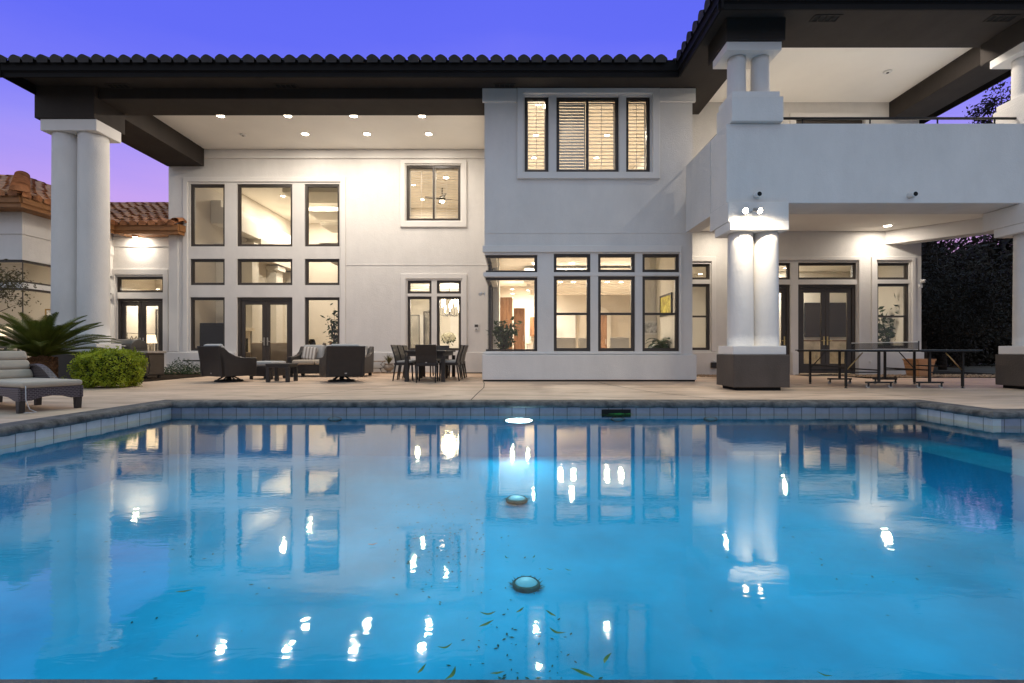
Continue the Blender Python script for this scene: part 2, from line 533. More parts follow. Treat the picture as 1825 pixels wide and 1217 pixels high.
# ------------------------------------------------------------------ world and camera
W = bpy.data.worlds.new('World'); S.world = W; W.use_nodes = True
t = W.node_tree; t.nodes.clear()
wo = nd(t, 'ShaderNodeOutputWorld'); bg = nd(t, 'ShaderNodeBackground', Strength=1.0)
tc = nd(t, 'ShaderNodeTexCoord'); sp = nd(t, 'ShaderNodeSeparateXYZ'); L(t, tc, 'Generated', sp, 0)
xa = nd(t, 'ShaderNodeMath', operation='ABSOLUTE'); L(t, sp, 'X', xa, 0)
ta = nd(t, 'ShaderNodeMath', operation='MULTIPLY_ADD'); ta.inputs[1].default_value = .15
L(t, xa, 0, ta, 0); L(t, sp, 'Z', ta, 2)
# faint uneven haze
hz_ = nd(t, 'ShaderNodeMapping'); hz_.inputs['Scale'].default_value = (1.2, 1.2, 5); L(t, tc, 'Generated', hz_, 0)
hn = nd(t, 'ShaderNodeTexNoise', Scale=2.2, Detail=5.0, Roughness=.6); L(t, hz_, 0, hn, 'Vector')
hm = nd(t, 'ShaderNodeMath', operation='MULTIPLY_ADD'); hm.inputs[1].default_value = .07; L(t, hn, 'Fac', hm, 0); L(t, ta, 0, hm, 2)
hs_ = nd(t, 'ShaderNodeMath', operation='SUBTRACT'); hs_.inputs[1].default_value = .035; L(t, hm, 0, hs_, 0)
ta = hs_
ramp = nd(t, 'ShaderNodeValToRGB'); L(t, ta, 0, ramp, 0)
cr = ramp.color_ramp
stops = [(.0, (.40, .20, .36)), (.24, (.62, .35, .66)), (.33, (.56, .36, .88)), (.42, (.33, .285, .94)), (.49, (.19, .195, .95)), (.56, (.125, .15, .93)), (.66, (.105, .135, .88)), (1.0, (.16, .2, .62))]
cr.elements[0].position, cr.elements[0].color = stops[0][0], (*stops[0][1], 1)
cr.elements[1].position, cr.elements[1].color = stops[-1][0], (*stops[-1][1], 1)
for p, c in stops[1:-1]: cr.elements.new(p).color = (*c, 1)
# the afterglow side (behind the photographer) is paler and brighter
ramp2 = nd(t, 'ShaderNodeValToRGB'); L(t, sp, 'Z', ramp2, 0)
cr2 = ramp2.color_ramp
cr2.elements[0].position, cr2.elements[0].color = 0.0, (.55, .58, .68, 1)
cr2.elements[1].position, cr2.elements[1].color = 1.0, (.30, .38, .62, 1)
cr2.elements.new(.4).color = (.58, .63, .80, 1)
mrw = nd(t, 'ShaderNodeMapRange'); mrw.interpolation_type = 'SMOOTHSTEP'
mrw.inputs['From Min'].default_value = .35; mrw.inputs['From Max'].default_value = -.25
L(t, sp, 'Y', mrw, 0)
mxw = nd(t, 'ShaderNodeMix', data_type='RGBA'); L(t, mrw, 0, mxw, 0); L(t, ramp, 0, mxw, 6); L(t, ramp2, 0, mxw, 7)
zr = nd(t, 'ShaderNodeMapRange'); zr.interpolation_type = 'SMOOTHSTEP'
zr.inputs['From Min'].default_value = .60; zr.inputs['From Max'].default_value = .85
L(t, sp, 'Z', zr, 0)
mz = nd(t, 'ShaderNodeMix', data_type='RGBA'); L(t, zr, 0, mz, 0); L(t, mxw, 2, mz, 6); mz.inputs[7].default_value = (.50, .80, .98, 1)
SUN_EL, SUN_ROT = R(2.0), R(180)
sky = nd(t, 'ShaderNodeTexSky', sky_type='NISHITA'); sky.sun_disc = False; sky.sun_elevation = SUN_EL; sky.sun_rotation = SUN_ROT
sm = nd(t, 'ShaderNodeMix', data_type='RGBA', blend_type='ADD'); sm.inputs[0].default_value = .006
L(t, mz, 2, sm, 6); L(t, sky, 0, sm, 7)
L(t, sm, 2, bg, 0); L(t, bg, 0, wo, 0)

cam = bpy.data.cameras.new('camera'); co = bpy.data.objects.new('camera', cam); COL.objects.link(co)
co.location = (0, 0, CH); co.rotation_euler = (R(90), 0, 0)
cam.sensor_width = 36; cam.lens = 36 * F / 1825; cam.shift_y = (HY - 608.5) / 1825; cam.clip_start = .05; cam.clip_end = 2000
S.camera = co
S.view_settings.view_transform = 'Standard'; S.view_settings.look = 'None'; S.view_settings.exposure = 0; S.view_settings.gamma = 1
S.cycles.use_denoising = True
try: S.cycles.denoiser = 'OPENIMAGEDENOISE'
except Exception: pass
S.cycles.max_bounces = 8; S.cycles.diffuse_bounces = 4; S.cycles.glossy_bounces = 4; S.cycles.transparent_max_bounces = 16
S.cycles.caustics_reflective = False; S.cycles.caustics_refractive = False
S.cycles.sample_clamp_indirect = 6.0; S.cycles.use_light_tree = True

# ------------------------------------------------------------------ setting: ground, deck, pool
XL, XR, XE, YN, YF, YS = -4.94, 5.86, 13.0, 1.12, 7.0, 5.88   # pool: left, right, extension right, near, far, far edge of extension
WZ, FZ = -.165, -1.2
CW = .3


def ringhole(g=0.0):   # the pool outline grown by g, as two hole rectangles
    return [(XL - g, XR + g, YN - g, YF + g), (XR - g, XE + g, YN - g, YS + g)]


struct(MB().panel(-400, 400, -200, 600, ringhole(.25), -.06, -.03, 'z'), 'ground', M['ground'])
struct(MB().panel(-15.5, 15.0, -4, 16.6, ringhole(CW - .02), -.03, 0, 'z'), 'pool_deck', M['deck'])
# coping: rounded rough concrete nosing round the pool
cb = MB()
def coping_strip(mb, p0, p1, nrm, n=60, m0=-1, m1=1, wob=1.0):
    p0, p1, nrm = Vector((*p0, 0)), Vector((*p1, 0)), Vector((*nrm, 0))
    prof = [(.30, -.02), (.30, .006), (.03, .006), (-.01, -.004), (-.028, -.03), (-.03, -.052), (-.022, -.072), (.0, -.08), (.04, -.08)]
    vs, fs = [], []
    dr_ = (p1 - p0).normalized()
    for i in range(n + 1):
        w1 = wob * random.uniform(-.006, .006) if 0 < i < n else 0; w2 = wob * random.uniform(-.005, .005) if 0 < i < n else 0
        for a, z in prof:
            k = 1 if a < .1 else 0
            c = (p0 + dr_ * m0 * a).lerp(p1 + dr_ * m1 * a, i / n)
            vs.append(c + nrm * (a + w1 * k) + Vector((0, 0, z + w2 * k * (z < 0))))
    m = len(prof)
    for i in range(n):
        for j in range(m - 1): fs.append((i * m + j, (i + 1) * m + j, (i + 1) * m + j + 1, i * m + j + 1))
    mb.add(vs, fs, True)
coping_strip(cb, (XL, YF), (XR, YF), (0, 1), 110)
coping_strip(cb, (XL, YN), (XL, YF), (-1, 0), 70)
coping_strip(cb, (XR, YS), (XR, YF), (1, 0), 24, 1, 1)
coping_strip(cb, (XR, YS), (XE, YS), (0, 1), 60, 1, 0)
coping_strip(cb, (XL, YN), (XE, YN), (0, -1), 110, -1, 0, .1)
struct(cb, 'pool_coping', M['coping'])
# tile band and plaster shell
tb = MB().panel(XL, XR, -.2, -.07, [], YF, YF + .1, 'y')
struct(tb, 'pool_tile_wall', M['pooltile_y_shaded'])
struct(MB().panel(XR + .1, XE, -.2, -.07, [], YS, YS + .1, 'y'), 'pool_tile_wall', M['pooltile_y_shaded'])
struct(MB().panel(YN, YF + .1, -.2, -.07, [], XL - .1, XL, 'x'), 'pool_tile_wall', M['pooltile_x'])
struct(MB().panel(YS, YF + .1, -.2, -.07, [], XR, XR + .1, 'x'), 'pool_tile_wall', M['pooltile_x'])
struct(MB().panel(XL - .1, XE, -.2, -.07, [], YN - .1, YN, 'y'), 'pool_tile_wall', M['pooltile_y_shaded'])
sh = MB()
sh.panel(XL - .1, XR, FZ - .1, -.2, [], YF + .003, YF + .103, 'y')
sh.panel(XR, XE, FZ - .1, -.2, [], YS + .003, YS + .103, 'y')
sh.panel(YN, YF, FZ - .1, -.2, [], XL - .103, XL - .003, 'x')
sh.panel(YS, YF, FZ - .1, -.2, [], XR + .003, XR + .103, 'x')
sh.panel(XL - .1, XE, FZ - .1, -.2, [], YN - .103, YN - .003, 'y')
struct(sh, 'pool_shell_wall', M['plaster'])
struct(MB().panel(XE, XE + .1, YN - .1, YS + .1, [], FZ - .1, -.02, 'z'), 'pool_end_wall', M['plaster'])
def floor_z(x, y):
    q = max(0.0, min(1.0, (y - 4.4) / 2.5)); q = q * q * (3 - 2 * q)
    e = max(0.0, min(1.0, (abs(x - .45) - 3.6) / 1.7)); e = e * e * (3 - 2 * e)
    return FZ + .08 - .10 * math.exp(-((x - .3) ** 2 + (y - 3.5) ** 2) / 18) + .38 * max(q, .75 * e)


fl = MB()     # gently dished floor, coved up to the walls
nx, ny = 40, 24
vs, fs = [], []
for j in range(ny + 1):
    for i in range(nx + 1):
        X = XL - .1 + (XE - XL + .1) * i / nx; Y = YN - .1 + (YF - YN + .2) * j / ny
        z = floor_z(X, Y)
        vs.append((X, Y, z))
for j in range(ny):
    for i in range(nx):
        a = j * (nx + 1) + i; fs.append((a, a + 1, a + nx + 2, a + nx + 1))
fl.add(vs, fs, True)
struct(fl, 'pool_floor', M['plaster'])
struct(MB().box(5.1, XR - .004, 3.0, YF - .004, FZ - .05, -.50), 'pool_bench', M['plaster'])
wv, wf = [], []
nx, ny = 60, 24
def in_pool(X, Y): return XL <= X <= XR and YN <= Y <= YF or XR <= X <= XE and YN <= Y <= YS
wt = MB().add([(XL, YN, WZ), (XR, YN, WZ), (XR, YF, WZ), (XL, YF, WZ), (XE, YN, WZ), (XE, YS, WZ), (XR, YS, WZ)], [(0, 1, 6, 2, 3), (1, 4, 5, 6)])
struct(wt, 'water', M['water'], recalc=False)
# control joints in the deck
def joint(pts):
    mb = MB()
    for a, b in zip(pts, pts[1:]):
        d = Vector((b[0] - a[0], b[1] - a[1])).normalized() * .008
        mb.add([(a[0] - d.y, a[1] + d.x, .004), (b[0] - d.y, b[1] + d.x, .004), (b[0] + d.y, b[1] - d.x, .004), (a[0] + d.y, a[1] - d.x, .004)], [(3, 2, 1, 0)])
    struct(mb, 'deck_joint_line', M['joint'], recalc=False)
joint([(-.62, 7.3), (-.60, 8.3), (-.56, 9.6), (-.62, 10.8), (-.70, 11.6), (-.68, 15.7)])
joint([(-3.6, 7.3), (-3.0, 8.9), (-2.6, 9.9), (-2.0, 11.2)])
joint([(2.0, 11.3), (2.1, 10.3), (2.5, 8.6), (3.2, 7.3)])
joint([(6.4, 7.3), (6.3, 8.9), (6.1, 11.5), (6.0, 14.2)])
joint([(-10.5, 8.2), (-7.2, 8.9), (-4.5, 9.6), (-2.6, 9.9)])
# beds
struct(MB().box(-15, -8.6, 8.9, 15.6, .004, .012), 'planting_bed_ground', M['mulch'])
struct(MB().prism([(9.3, 12.6), (10.4, 12.9), (12.5, 12.9), (14.9, 12.3), (14.9, 16.5), (9.3, 16.5)], 'z', .004, .013), 'planting_bed_ground', M['mulch'])


def gravel(x0, x1, y0, y1, n, r=.02):
    mb = MB()
    for _ in range(n):
        x, y, q = random.uniform(x0, x1), random.uniform(y0, y1), r * random.uniform(.5, 1.2)
        a = random.uniform(0, 3)
        vs = [(x + q * math.cos(a + k * 1.57), y + q * math.sin(a + k * 1.57), .01 + q * .3) for k in range(4)] + [(x, y, .008 + q), (x, y, .004)]
        mb.add(vs, [(0, 1, 4), (1, 2, 4), (2, 3, 4), (3, 0, 4), (1, 0, 5), (2, 1, 5), (3, 2, 5), (0, 3, 5)], True)
    o = mb.build('gravel', M['gravel'])
    return tag(o, kind='stuff')
gravel(-11.0, -3.4, 15.1, 15.78, 2200)
gravel(4.5, 6.3, 13.2, 14.3, 900)
gravel(9.4, 14.0, 12.95, 14.2, 1200, .03)

# ------------------------------------------------------------------ house
BAY, MAIN, RW, RUP, WING, PAV = 11.55, 15.85, 14.4, 12.8, 16.1, 13.1
SOF, CEI, EAVE = 6.99, 7.31, 10.6
HX0 = -11.28
house = thing('house', 'two-storey white stucco house with dark eaves and lit windows behind the pool', 'house', (0, 14, 0))


def hp(mb, name, m, **kw): return mb.build(name, m, house, keep=True, **kw)


def louvers(z0, z1, x0, x1, y, tilt, pitch=.075, w=.062, rod=True, fr=.03):
    mb = MB()
    mb.box(x0, x0 + fr, y - .012, y + .012, z0, z1).box(x1 - fr, x1, y - .012, y + .012, z0, z1)
    mb.box(x0 + fr, x1 - fr, y - .012, y + .012, z0, z0 + fr).box(x0 + fr, x1 - fr, y - .012, y + .012, z1 - fr, z1)
    n = int((z1 - z0 - 2 * fr) / pitch)
    for k in range(n):
        z = z0 + fr + (k + .5) * (z1 - z0 - 2 * fr) / n
        mtx = Matrix.Translation((0, y, z)) @ Matrix.Rotation(tilt, 4, 'X')
        mb.box(x0 + fr + .002, x1 - fr - .002, -w / 2, w / 2, -.005, .005, mtx)
    if rod: mb.box((x0 + x1) / 2 - .005, (x0 + x1) / 2 + .005, y - .05, y - .04, z0 + .06, z1 - .06)
    return mb


def window(x0, x1, z0, z1, y, fw=.07, mull=(), rails=(), rec=.05, m=None, shut=None, sash=True):
    m = m or M['frame']
    ya, yb = y + rec, y + rec + .09
    mb = MB()
    mb.panel(x0 + .002, x1 - .002, z0 + .002, z1 - .002, [(x0 + fw, x1 - fw, z0 + fw, z1 - fw)], ya, yb, 'y')
    if sash:  # stepped inner lip
        mb.panel(x0 + fw, x1 - fw, z0 + fw, z1 - fw, [(x0 + fw + .018, x1 - fw - .018, z0 + fw + .018, z1 - fw - .018)], ya + .025, yb - .01, 'y')
    for q in mull: mb.box(q - .03, q + .03, ya + .012, yb - .02, z0 + fw + .002, z1 - fw - .002)
    for q in rails:
        mb.box(x0 + fw + .002, x1 - fw - .002, ya + .01, yb - .018, q - .028, q + .028)
    w = hp(mb, 'window', m)
    MB().box(x0 + fw - .006, x1 - fw + .006, yb - .040, yb - .032, z0 + fw - .006, z1 - fw + .006).build('pane', M['glass'], w)
    if shut:
        for (a, b, tilt, pitch) in shut:
            louvers(z0 + fw, z1 - fw, a, b, yb + .07, tilt, pitch).build('shutter', M['shutter'], w)
    return w


def doors(x0, x1, z0, z1, y, leaves=2, handle=None, fw=.09, metal=None):
    ya = y + .06
    fr = MB().panel(x0 + .002, x1 - .002, z0, z1 - .002, [(x0 + fw, x1 - fw, z0 - 1, z1 - fw)], ya, ya + .12, 'y')
    hp(fr, 'door_frame', M['frame'])
    a, b = x0 + fw + .004, x1 - fw - .004
    w = (b - a) / leaves
    for k in range(leaves):
        l0, l1 = a + k * w + .004, a + (k + 1) * w - .004
        st = .125
        d = hp(MB().panel(l0, l1, z0 + .015, z1 - fw - .004, [(l0 + st, l1 - st, z0 + .30, z1 - fw - .15)], ya + .03, ya + .08, 'y'), 'door', M['frame'], bevel=.006, seg=1)
        MB().box(l0 + st - .005, l1 - st + .005, ya + .051, ya + .059, z0 + .29, z1 - fw - .145).build('pane', M['glass'], d)
        hx = (l1 - .05) if (k == 0) else (l0 + .05)
        h = MB()
        h.box(hx - .02, hx + .02, ya + .016, ya + .029, z0 + .86, z0 + 1.12)
        h.tube([(hx, ya + .02, z0 + 1.0), (hx, ya - .03, z0 + 1.0), (hx + (-.1 if k == 0 else .1), ya - .035, z0 + .99)], .011, 8)
        h.build('handle', metal or M['nickel'], d)


def ring(x0, x1, z0, z1, hole, y, proud, name='window_trim', m=None, bevel=.012):
    return hp(MB().panel(x0, x1, z0, z1, [hole] if hole else [], y - proud, y - .0005 if proud < .02 else y + .02, 'y'), name, m or M['trim'], bevel=bevel)


# ---- main wall -------------------------------------------------------------
D = MAIN
X = lambda q, d=None: px(q, d or D)
Z = lambda q, d=None: pz(q, d or D)
cols = [(338.5, 400.4), (422, 521), (542.8, 605)]
rows = [(327.6, 439), (461, 508)]
holes, wins = [], []
for c in cols:
    for r in rows:
        h = (X(c[0]), X(c[1]), Z(r[1]), Z(r[0])); holes.append(h); wins.append(h)
for c in (cols[0], cols[2]):
    h = (X(c[0]), X(c[1]), Z(625), Z(529.5)); holes.append(h); wins.append(h)
dr = (X(cols[1][0]), X(cols[1][1]), .03, Z(529.5)); holes.append((dr[0], dr[1], -1, dr[3]))
din = [(X(726), X(769), Z(523), Z(499.5)), (X(778.4), X(821.5), Z(523), Z(499.5)), (X(726), X(769), Z(624.7), Z(528)), (X(778.4), X(821.5), Z(624.7), Z(528))]
up = (X(724), X(820.6), Z(393), Z(294))
holes += din + [up]
hp(MB().panel(HX0, -.40, 0, CEI, holes, D, D + .28, 'y'), 'wall', M['stucco'])
for h in wins: window(*h, D)
doors(*dr, D)
for h in din: window(*h, D, fw=.065)
window(*up, D, mull=[(up[0] + up[1]) / 2],
       shut=[(up[0] + .075, (up[0] + up[1]) / 2 - .03, R(12), .085), ((up[0] + up[1]) / 2 + .03, up[1] - .075, R(8), .085)])
ring(X(327), X(616), .66, Z(316), (X(335), X(607.5), -1, Z(324.5)), D, .045)
ring(X(714), X(832), .66, Z(488), (X(723.5), X(824), -1, Z(496.8)), D, .045)
ring(X(713.6), X(831.8), Z(405), Z(286), (X(722), X(822.6), Z(395), Z(292)), D, .06)
hp(MB().panel(HX0, -.42, Z(283), CEI - .003, [], D - .07, D + .02, 'y'), 'cornice', M['trim'], bevel=.015)
hp(MB().box(X(616.5), -.42, D - .012, D + .01, Z(472.6), Z(471.6)), 'wall_seam', M['trim'])
for a, b in ((HX0 - .04, X(421)), (X(522), -.42)):
    hp(MB().panel(a, b, 0, Z(627.5), [], D - .06, D + .02, 'y'), 'plinth', M['stucco'], bevel=.015)
# left side and rear of the main block
hp(MB().panel(D + .285, 24.5, 0, CEI, [], HX0 + .003, HX0 + .28, 'x'), 'side_wall', M['stucco'])
hp(MB().panel(HX0, 11.6, 0, CEI, [], 24.5, 24.75, 'y'), 'rear_wall', M['stucco'])

# ---- bay --------------------------------------------------------------------
D = BAY
bx0, bx1 = X(863.5), X(1234)
ub = [(X(935), X(977.7), Z(306), Z(171.5)), (X(991.7), X(1103), Z(306), Z(171.5)), (X(1116), X(1159), Z(306), Z(171.5))]
lcols = [(987, 1052.4), (1066, 1132), (1145, 1211)]
lt = [(X(a), X(b), Z(485), Z(452)) for a, b in lcols]
lm = [(X(a), X(b), Z(626), Z(492)) for a, b in lcols]
ct = (bx0 - .01, X(957.7), Z(485), Z(454)); cm = (bx0 - .01, X(957.7), Z(626), Z(494))
hp(MB().panel(bx0, bx1, 0, SOF, ub + lt + lm + [(bx0 - 1, ct[1], ct[2], ct[3]), (bx0 - 1, cm[1], cm[2], cm[3])], D, D + .26, 'y'), 'bay_wall', M['stucco'])
sidew = [(D + .262, D + 1.9, ct[2], ct[3]), (D + .262, D + 1.9, cm[2], cm[3])]
hp(MB().panel(D + .262, MAIN - .08, 0, SOF, sidew, bx0, bx0 + .26, 'x'), 'bay_wall', M['stucco'])
hp(MB().panel(D + .262, RW + .2, 0, SOF, [], bx1 - .26, bx1, 'x'), 'bay_wall', M['stucco'])
for i, h in enumerate(ub):
    mid = (h[0] + h[1]) / 2
    if i == 1:
        window(*h, D, fw=.055, mull=[mid], m=M['frame'], shut=[(h[0] + .06, mid - .028, R(68), .072), (mid + .028, h[1] - .06, R(6), .085)])
    else:
        window(*h, D, fw=.055, shut=[(h[0] + .06, h[1] - .06, R(6), .085)])
for h in lt: window(*h, D, fw=.055)
for h in lm: window(*h, D, fw=.06, rails=[Z(559)])
for h in (ct, cm):       # corner glazing: frame only on the inner side, glass meets glass at the corner
    x0, x1, z0, z1 = h[0] + .01, h[1], h[2], h[3]
    mb = MB().box(x0 + .03, x1 - .072, D + .05, D + .13, z0 + .003, z0 + .05).box(x0 + .03, x1 - .072, D + .05, D + .13, z1 - .06, z1 - .003).box(x1 - .07, x1 - .003, D + .05, D + .13, z0 + .003, z1 - .003)
    mb.box(x0 + .045, x0 + .125, D + .132, D + 1.83, z0 + .003, z0 + .05).box(x0 + .045, x0 + .125, D + .132, D + 1.83, z1 - .06, z1 - .003).box(x0 + .045, x0 + .125, D + 1.832, D + 1.898, z0 + .003, z1 - .003)
    mb.box(x0 + .045, x0 + .125, D + .98, D + 1.04, z0 + .052, z1 - .062)
    w = hp(mb, 'window', M['frame'])
    MB().box(x0 + .06, x1 - .06, D + .085, D + .093, z0 + .04, z1 - .05).build('pane', M['glass'], w)
    MB().box(x0 + .08, x0 + .088, D + .1, D + 1.84, z0 + .04, z1 - .05).build('pane', M['glass'], w)
# bay trims
ring(bx0 - .05, X(921), Z(183), SOF - .004, None, D, .06, 'frieze_trim')
ring(X(1175.2), bx1 + .06, Z(183), SOF - .004, None, D, .06, 'frieze_trim')
ring(X(921.6), X(1174.7), Z(319.5), SOF - .006, (X(932), X(1162), Z(308.5), Z(168.5)), D, .075)
hp(MB().box(X(977.7) + .02, X(991.7) - .02, D - .012, D + .01, Z(307), Z(170)), 'window_mullion', M['trim'])
hp(MB().box(X(1103) + .02, X(1116) - .02, D - .012, D + .01, Z(307), Z(170)), 'window_mullion', M['trim'])
hp(MB().box(bx0 - .004, bx1 - .05, D - .010, D + .01, Z(415.6), Z(414.6)), 'wall_seam', M['trim'])
ring(bx0 - .045, X(1214), Z(631), Z(438), (bx0 - 1, X(1211.8), Z(628), Z(450)), D, .05)
hp(MB().box(bx0 - .03, X(958.5), D - .03, D + .02, Z(493.2), Z(485.8)), 'window_band', M['trim'], bevel=.006)
hp(MB().box(X(986), X(1212), D - .012, D + .01, Z(491.3), Z(485.7)), 'window_band', M['trim'])
hp(MB().panel(bx0 - .05, bx1 + .07, .035, Z(631.7), [], D - .10, D + .02, 'y'), 'plinth', M['stucco'], bevel=.02)
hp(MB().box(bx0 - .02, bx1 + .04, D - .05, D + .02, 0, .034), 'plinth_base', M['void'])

# ---- right wing lower wall ---------------------------------------------------
D = RW
h1t, h1m = (X(1205), X(1265.5), Z(498), Z(470)), (X(1205), X(1265.5), Z(624), Z(505.6))
d1t, d1 = (X(1330), X(1409.5), Z(498), Z(468)), (X(1330), X(1409.5), .03, Z(506.7))
d2t, d2 = (X(1422.6), X(1527), Z(498), Z(467.7)), (X(1422.6), X(1527), .03, Z(506.7))
h2t, h2m = (X(1564), X(1621), Z(498), Z(468)), (X(1564), X(1621), Z(620.5), Z(505))
rx0, rx1 = bx1 + .004, X(1642)
hs = [h1t, h1m, d1t, d2t, h2t, h2m] + [(d[0], d[1], -1, d[3]) for d in (d1, d2)]
hp(MB().panel(rx0, rx1, 0, 4.7, hs, D, D + .26, 'y'), 'wall', M['stucco'])
hp(MB().panel(D + .262, 24.4, 0, 4.7, [], rx1 - .26, rx1 - .003, 'x'), 'side_wall', M['stucco'])
for h in (h1t, d1t, d2t, h2t): window(*h, D, fw=.055)
for h in (h1m, h2m): window(*h, D, fw=.06, rails=[Z(563.6)])
doors(*d1, D, 1, metal=M['brass'])
doors(*d2, D, 2, metal=M['brass'])
ring(X(1296), X(1533), Z(627), Z(457.5), (X(1326), X(1529), -1, Z(464)), D, .05)
ring(X(1552), X(1630), Z(627), Z(457.5), (X(1561), X(1624), -1, Z(464)), D, .05)
ring(rx0 + .01, X(1275), Z(627), Z(457.5), (rx0 - 1, X(1267), -1, Z(466)), D, .05)
for a, b in ((rx0 + .01, X(1329)), (X(1410.5), X(1421.5)), (X(1528), rx1 + .04)):
    hp(MB().panel(a, b, 0, Z(627.5), [], D - .06, D + .02, 'y'), 'plinth', M['stucco'], bevel=.012)

# ---- balcony and its columns -------------------------------------------------
BF = 9.15
cx0 = 4.07
hp(MB().panel(cx0, 15.0, 3.535, 5.05, [], BF, BF + .75, 'y'), 'balcony_wall', M['stucco'], bevel=.015)
hp(MB().panel(BF + .752, 11.30, 3.50, 5.047, [], cx0, cx0 + .3, 'x'), 'balcony_wall', M['stucco'])
hp(MB().box(bx1 + .003, 15.0, BF + .752, RW - .003, 4.29, 4.52), 'balcony_floor', M['ceiling'])
hp(MB().prism([(11.05, 14.5), (13.6, 11.9), (13.9, 12.2), (11.4, 14.8)], 'z', 3.89, 4.288), 'porch_beam', M['trim'], bevel=.012)
hp(MB().panel(rx0, 10.8, 4.525, CEI, [(X(1417, RUP), X(1540, RUP), 4.53, Z(211, RUP)), ], RUP, RUP + .26, 'y'), 'wall', M['stucco'])
bw = (X(1417, RUP), X(1540, RUP), 4.6, Z(212, RUP))
hp(MB().panel(bw[0] - .15, bw[1] + .15, 4.53, bw[3] + .14, [(bw[0], bw[1], 4, bw[3])], RUP - .05, RUP + .02, 'y'), 'window_trim', M['trim'])
doors(bw[0], bw[1], 4.53, bw[3], RUP, 2)
hp(MB().panel(RUP + .262, 24.4, 4.71, CEI, [], 10.54, 10.8, 'x'), 'side_wall', M['stucco'])
hp(MB().box(rx0 + .27, 10.5, RUP + 2.5, RUP + 2.6, 4.72, CEI), 'interior_wall', M['beige'])


def column(x, y, z0, z1, r, parent=house):
    h = z1 - z0
    prof = [(r, z0)] + [(r * (1 - .06 * k / 10), z0 + h * k / 10) for k in range(11)] + [(r * .94, z1)]
    return hp(MB().lathe(prof, x, y, 0, 40), 'column', M['stucco'])


def porch_pier(o):
    hp(MB().box(4.09 + o, 5.13 + o, 8.9, 9.66, .06, .665), 'pedestal', M['pedestal'], bevel=.012)
    hp(MB().box(4.19 + o, 5.0 + o, 8.98, 9.6, 0, .059), 'pedestal_foot', M['void'])
    hp(MB().box(4.11 + o, 5.10 + o, 8.97, 9.62, .667, .83), 'column_base', M['trim'], bevel=.012)
    for x in (4.40, 4.88): column(x + o, 9.3, .832, 2.985, .238)
    hp(MB().box(4.06 + o, 5.16 + o, 8.98, 9.66, 2.987, 3.155), 'capital', M['trim'], bevel=.012)
    hp(MB().box(4.05 + o, 5.19 + o, 9.04, 9.88, 3.157, 3.53), 'pier', M['stucco'], bevel=.012)
    hp(MB().box(4.13 + o, 5.10 + o, 9.06, 9.75, 5.052, 5.52), 'pier', M['stucco'], bevel=.012)
    hp(MB().box(4.15 + o, 5.05 + o, 9.09, 9.70, 5.522, 5.63), 'pier_cap', M['trim'], bevel=.012)
    for x in (4.36, 4.82): column(x + o, 9.38, 5.632, 6.40, .172)
    hp(MB().box(4.04 + o, 5.08 + o, 9.08, 9.72, 6.402, 6.56), 'capital', M['trim'], bevel=.012)
    hp(MB().box(4.02 + o, 5.13 + o, 9.04, 9.90, 6.562, SOF - .003), 'beam_block', M['dark'], bevel=.012)
porch_pier(0)
porch_pier(5.58)
rl = MB()
rl.tube([(5.11, 9.3, 5.215), (9.70, 9.3, 5.215)], .026, 8)
for q in (5.6, 6.9, 8.2, 9.3): rl.tube([(q, 9.3, 5.05), (q, 9.3, 5.20)], .014, 6)
hp(rl, 'balcony_rail', M['blackmetal'])
rl = MB().tube([(cx0 + .12, 9.76, 5.135), (cx0 + .12, 11.48, 5.135)], .028, 8)
for q in (10.2, 11.2): rl.tube([(cx0 + .12, q, 5.05), (cx0 + .12, q, 5.12)], .014, 6)
hp(rl, 'balcony_rail', M['blackmetal'])

# ---- left porch: column pair, beams, ceiling ---------------------------------
for x in (-10.82, -10.20): column(x, 11.77, .905, 5.945, .318)
hp(MB().box(-11.17, -9.84, 11.42, 12.16, 5.947, 6.22), 'capital', M['trim'], bevel=.015)
hp(MB().box(HX0 + .01, -9.86, 11.38, 12.3, 6.222, SOF - .003), 'beam_block', M['dark'], bevel=.015)
hp(MB().box(-11.2, -9.82, 11.40, 12.14, .65, .90), 'column_base', M['trim'], bevel=.012)
hp(MB().box(-11.24, -9.80, 11.34, 12.18, .0, .648), 'pedestal', M['pedestal'], bevel=.012)
hp(MB().box(-9.858, bx0 - .003, 11.5, 12.33, 6.735, SOF - .004), 'porch_beam', M['dark'], bevel=.012)
hp(MB().box(HX0 + .012, -10.06, 12.302, MAIN - .075, 6.74, CEI + .02), 'porch_beam', M['dark'], bevel=.012)
hp(MB().box(-10.058, bx0 - .003, 12.0, MAIN - .003, CEI + .001, CEI + .1), 'porch_ceiling', M['ceiling'])
hp(MB().box(bx1 - .3, 10.0, 9.962, RUP - .003, CEI + .001, CEI + .1), 'balcony_ceiling', M['ceiling'])
hp(MB().box(10.002, 10.86, 9.962, RUP + .3, 6.85, CEI + .1), 'balcony_beam', M['dark'], bevel=.012)
# ---- eaves --------------------------------------------------------------------
EX = 3.65            # left eave of the projecting right wing
WF = 8.48            # its front eave
hp(MB().panel(HX0 + .06, EX + .06, EAVE + .06, BAY + .39, [], SOF, SOF + .06, 'z'), 'soffit', M['dark'])
hp(MB().panel(EX + .06, 10.93, WF + .06, 9.96, [], SOF, SOF + .06, 'z'), 'soffit', M['dark'])
hp(MB().panel(EX + .061, 4.95, 9.962, RUP - .003, [], SOF + .002, SOF + .06, 'z'), 'soffit', M['dark'])
hp(MB().panel(9.962, RUP - .003, SOF + .061, CEI, [], 4.9, 4.949, 'x'), 'soffit_step', M['dark'])


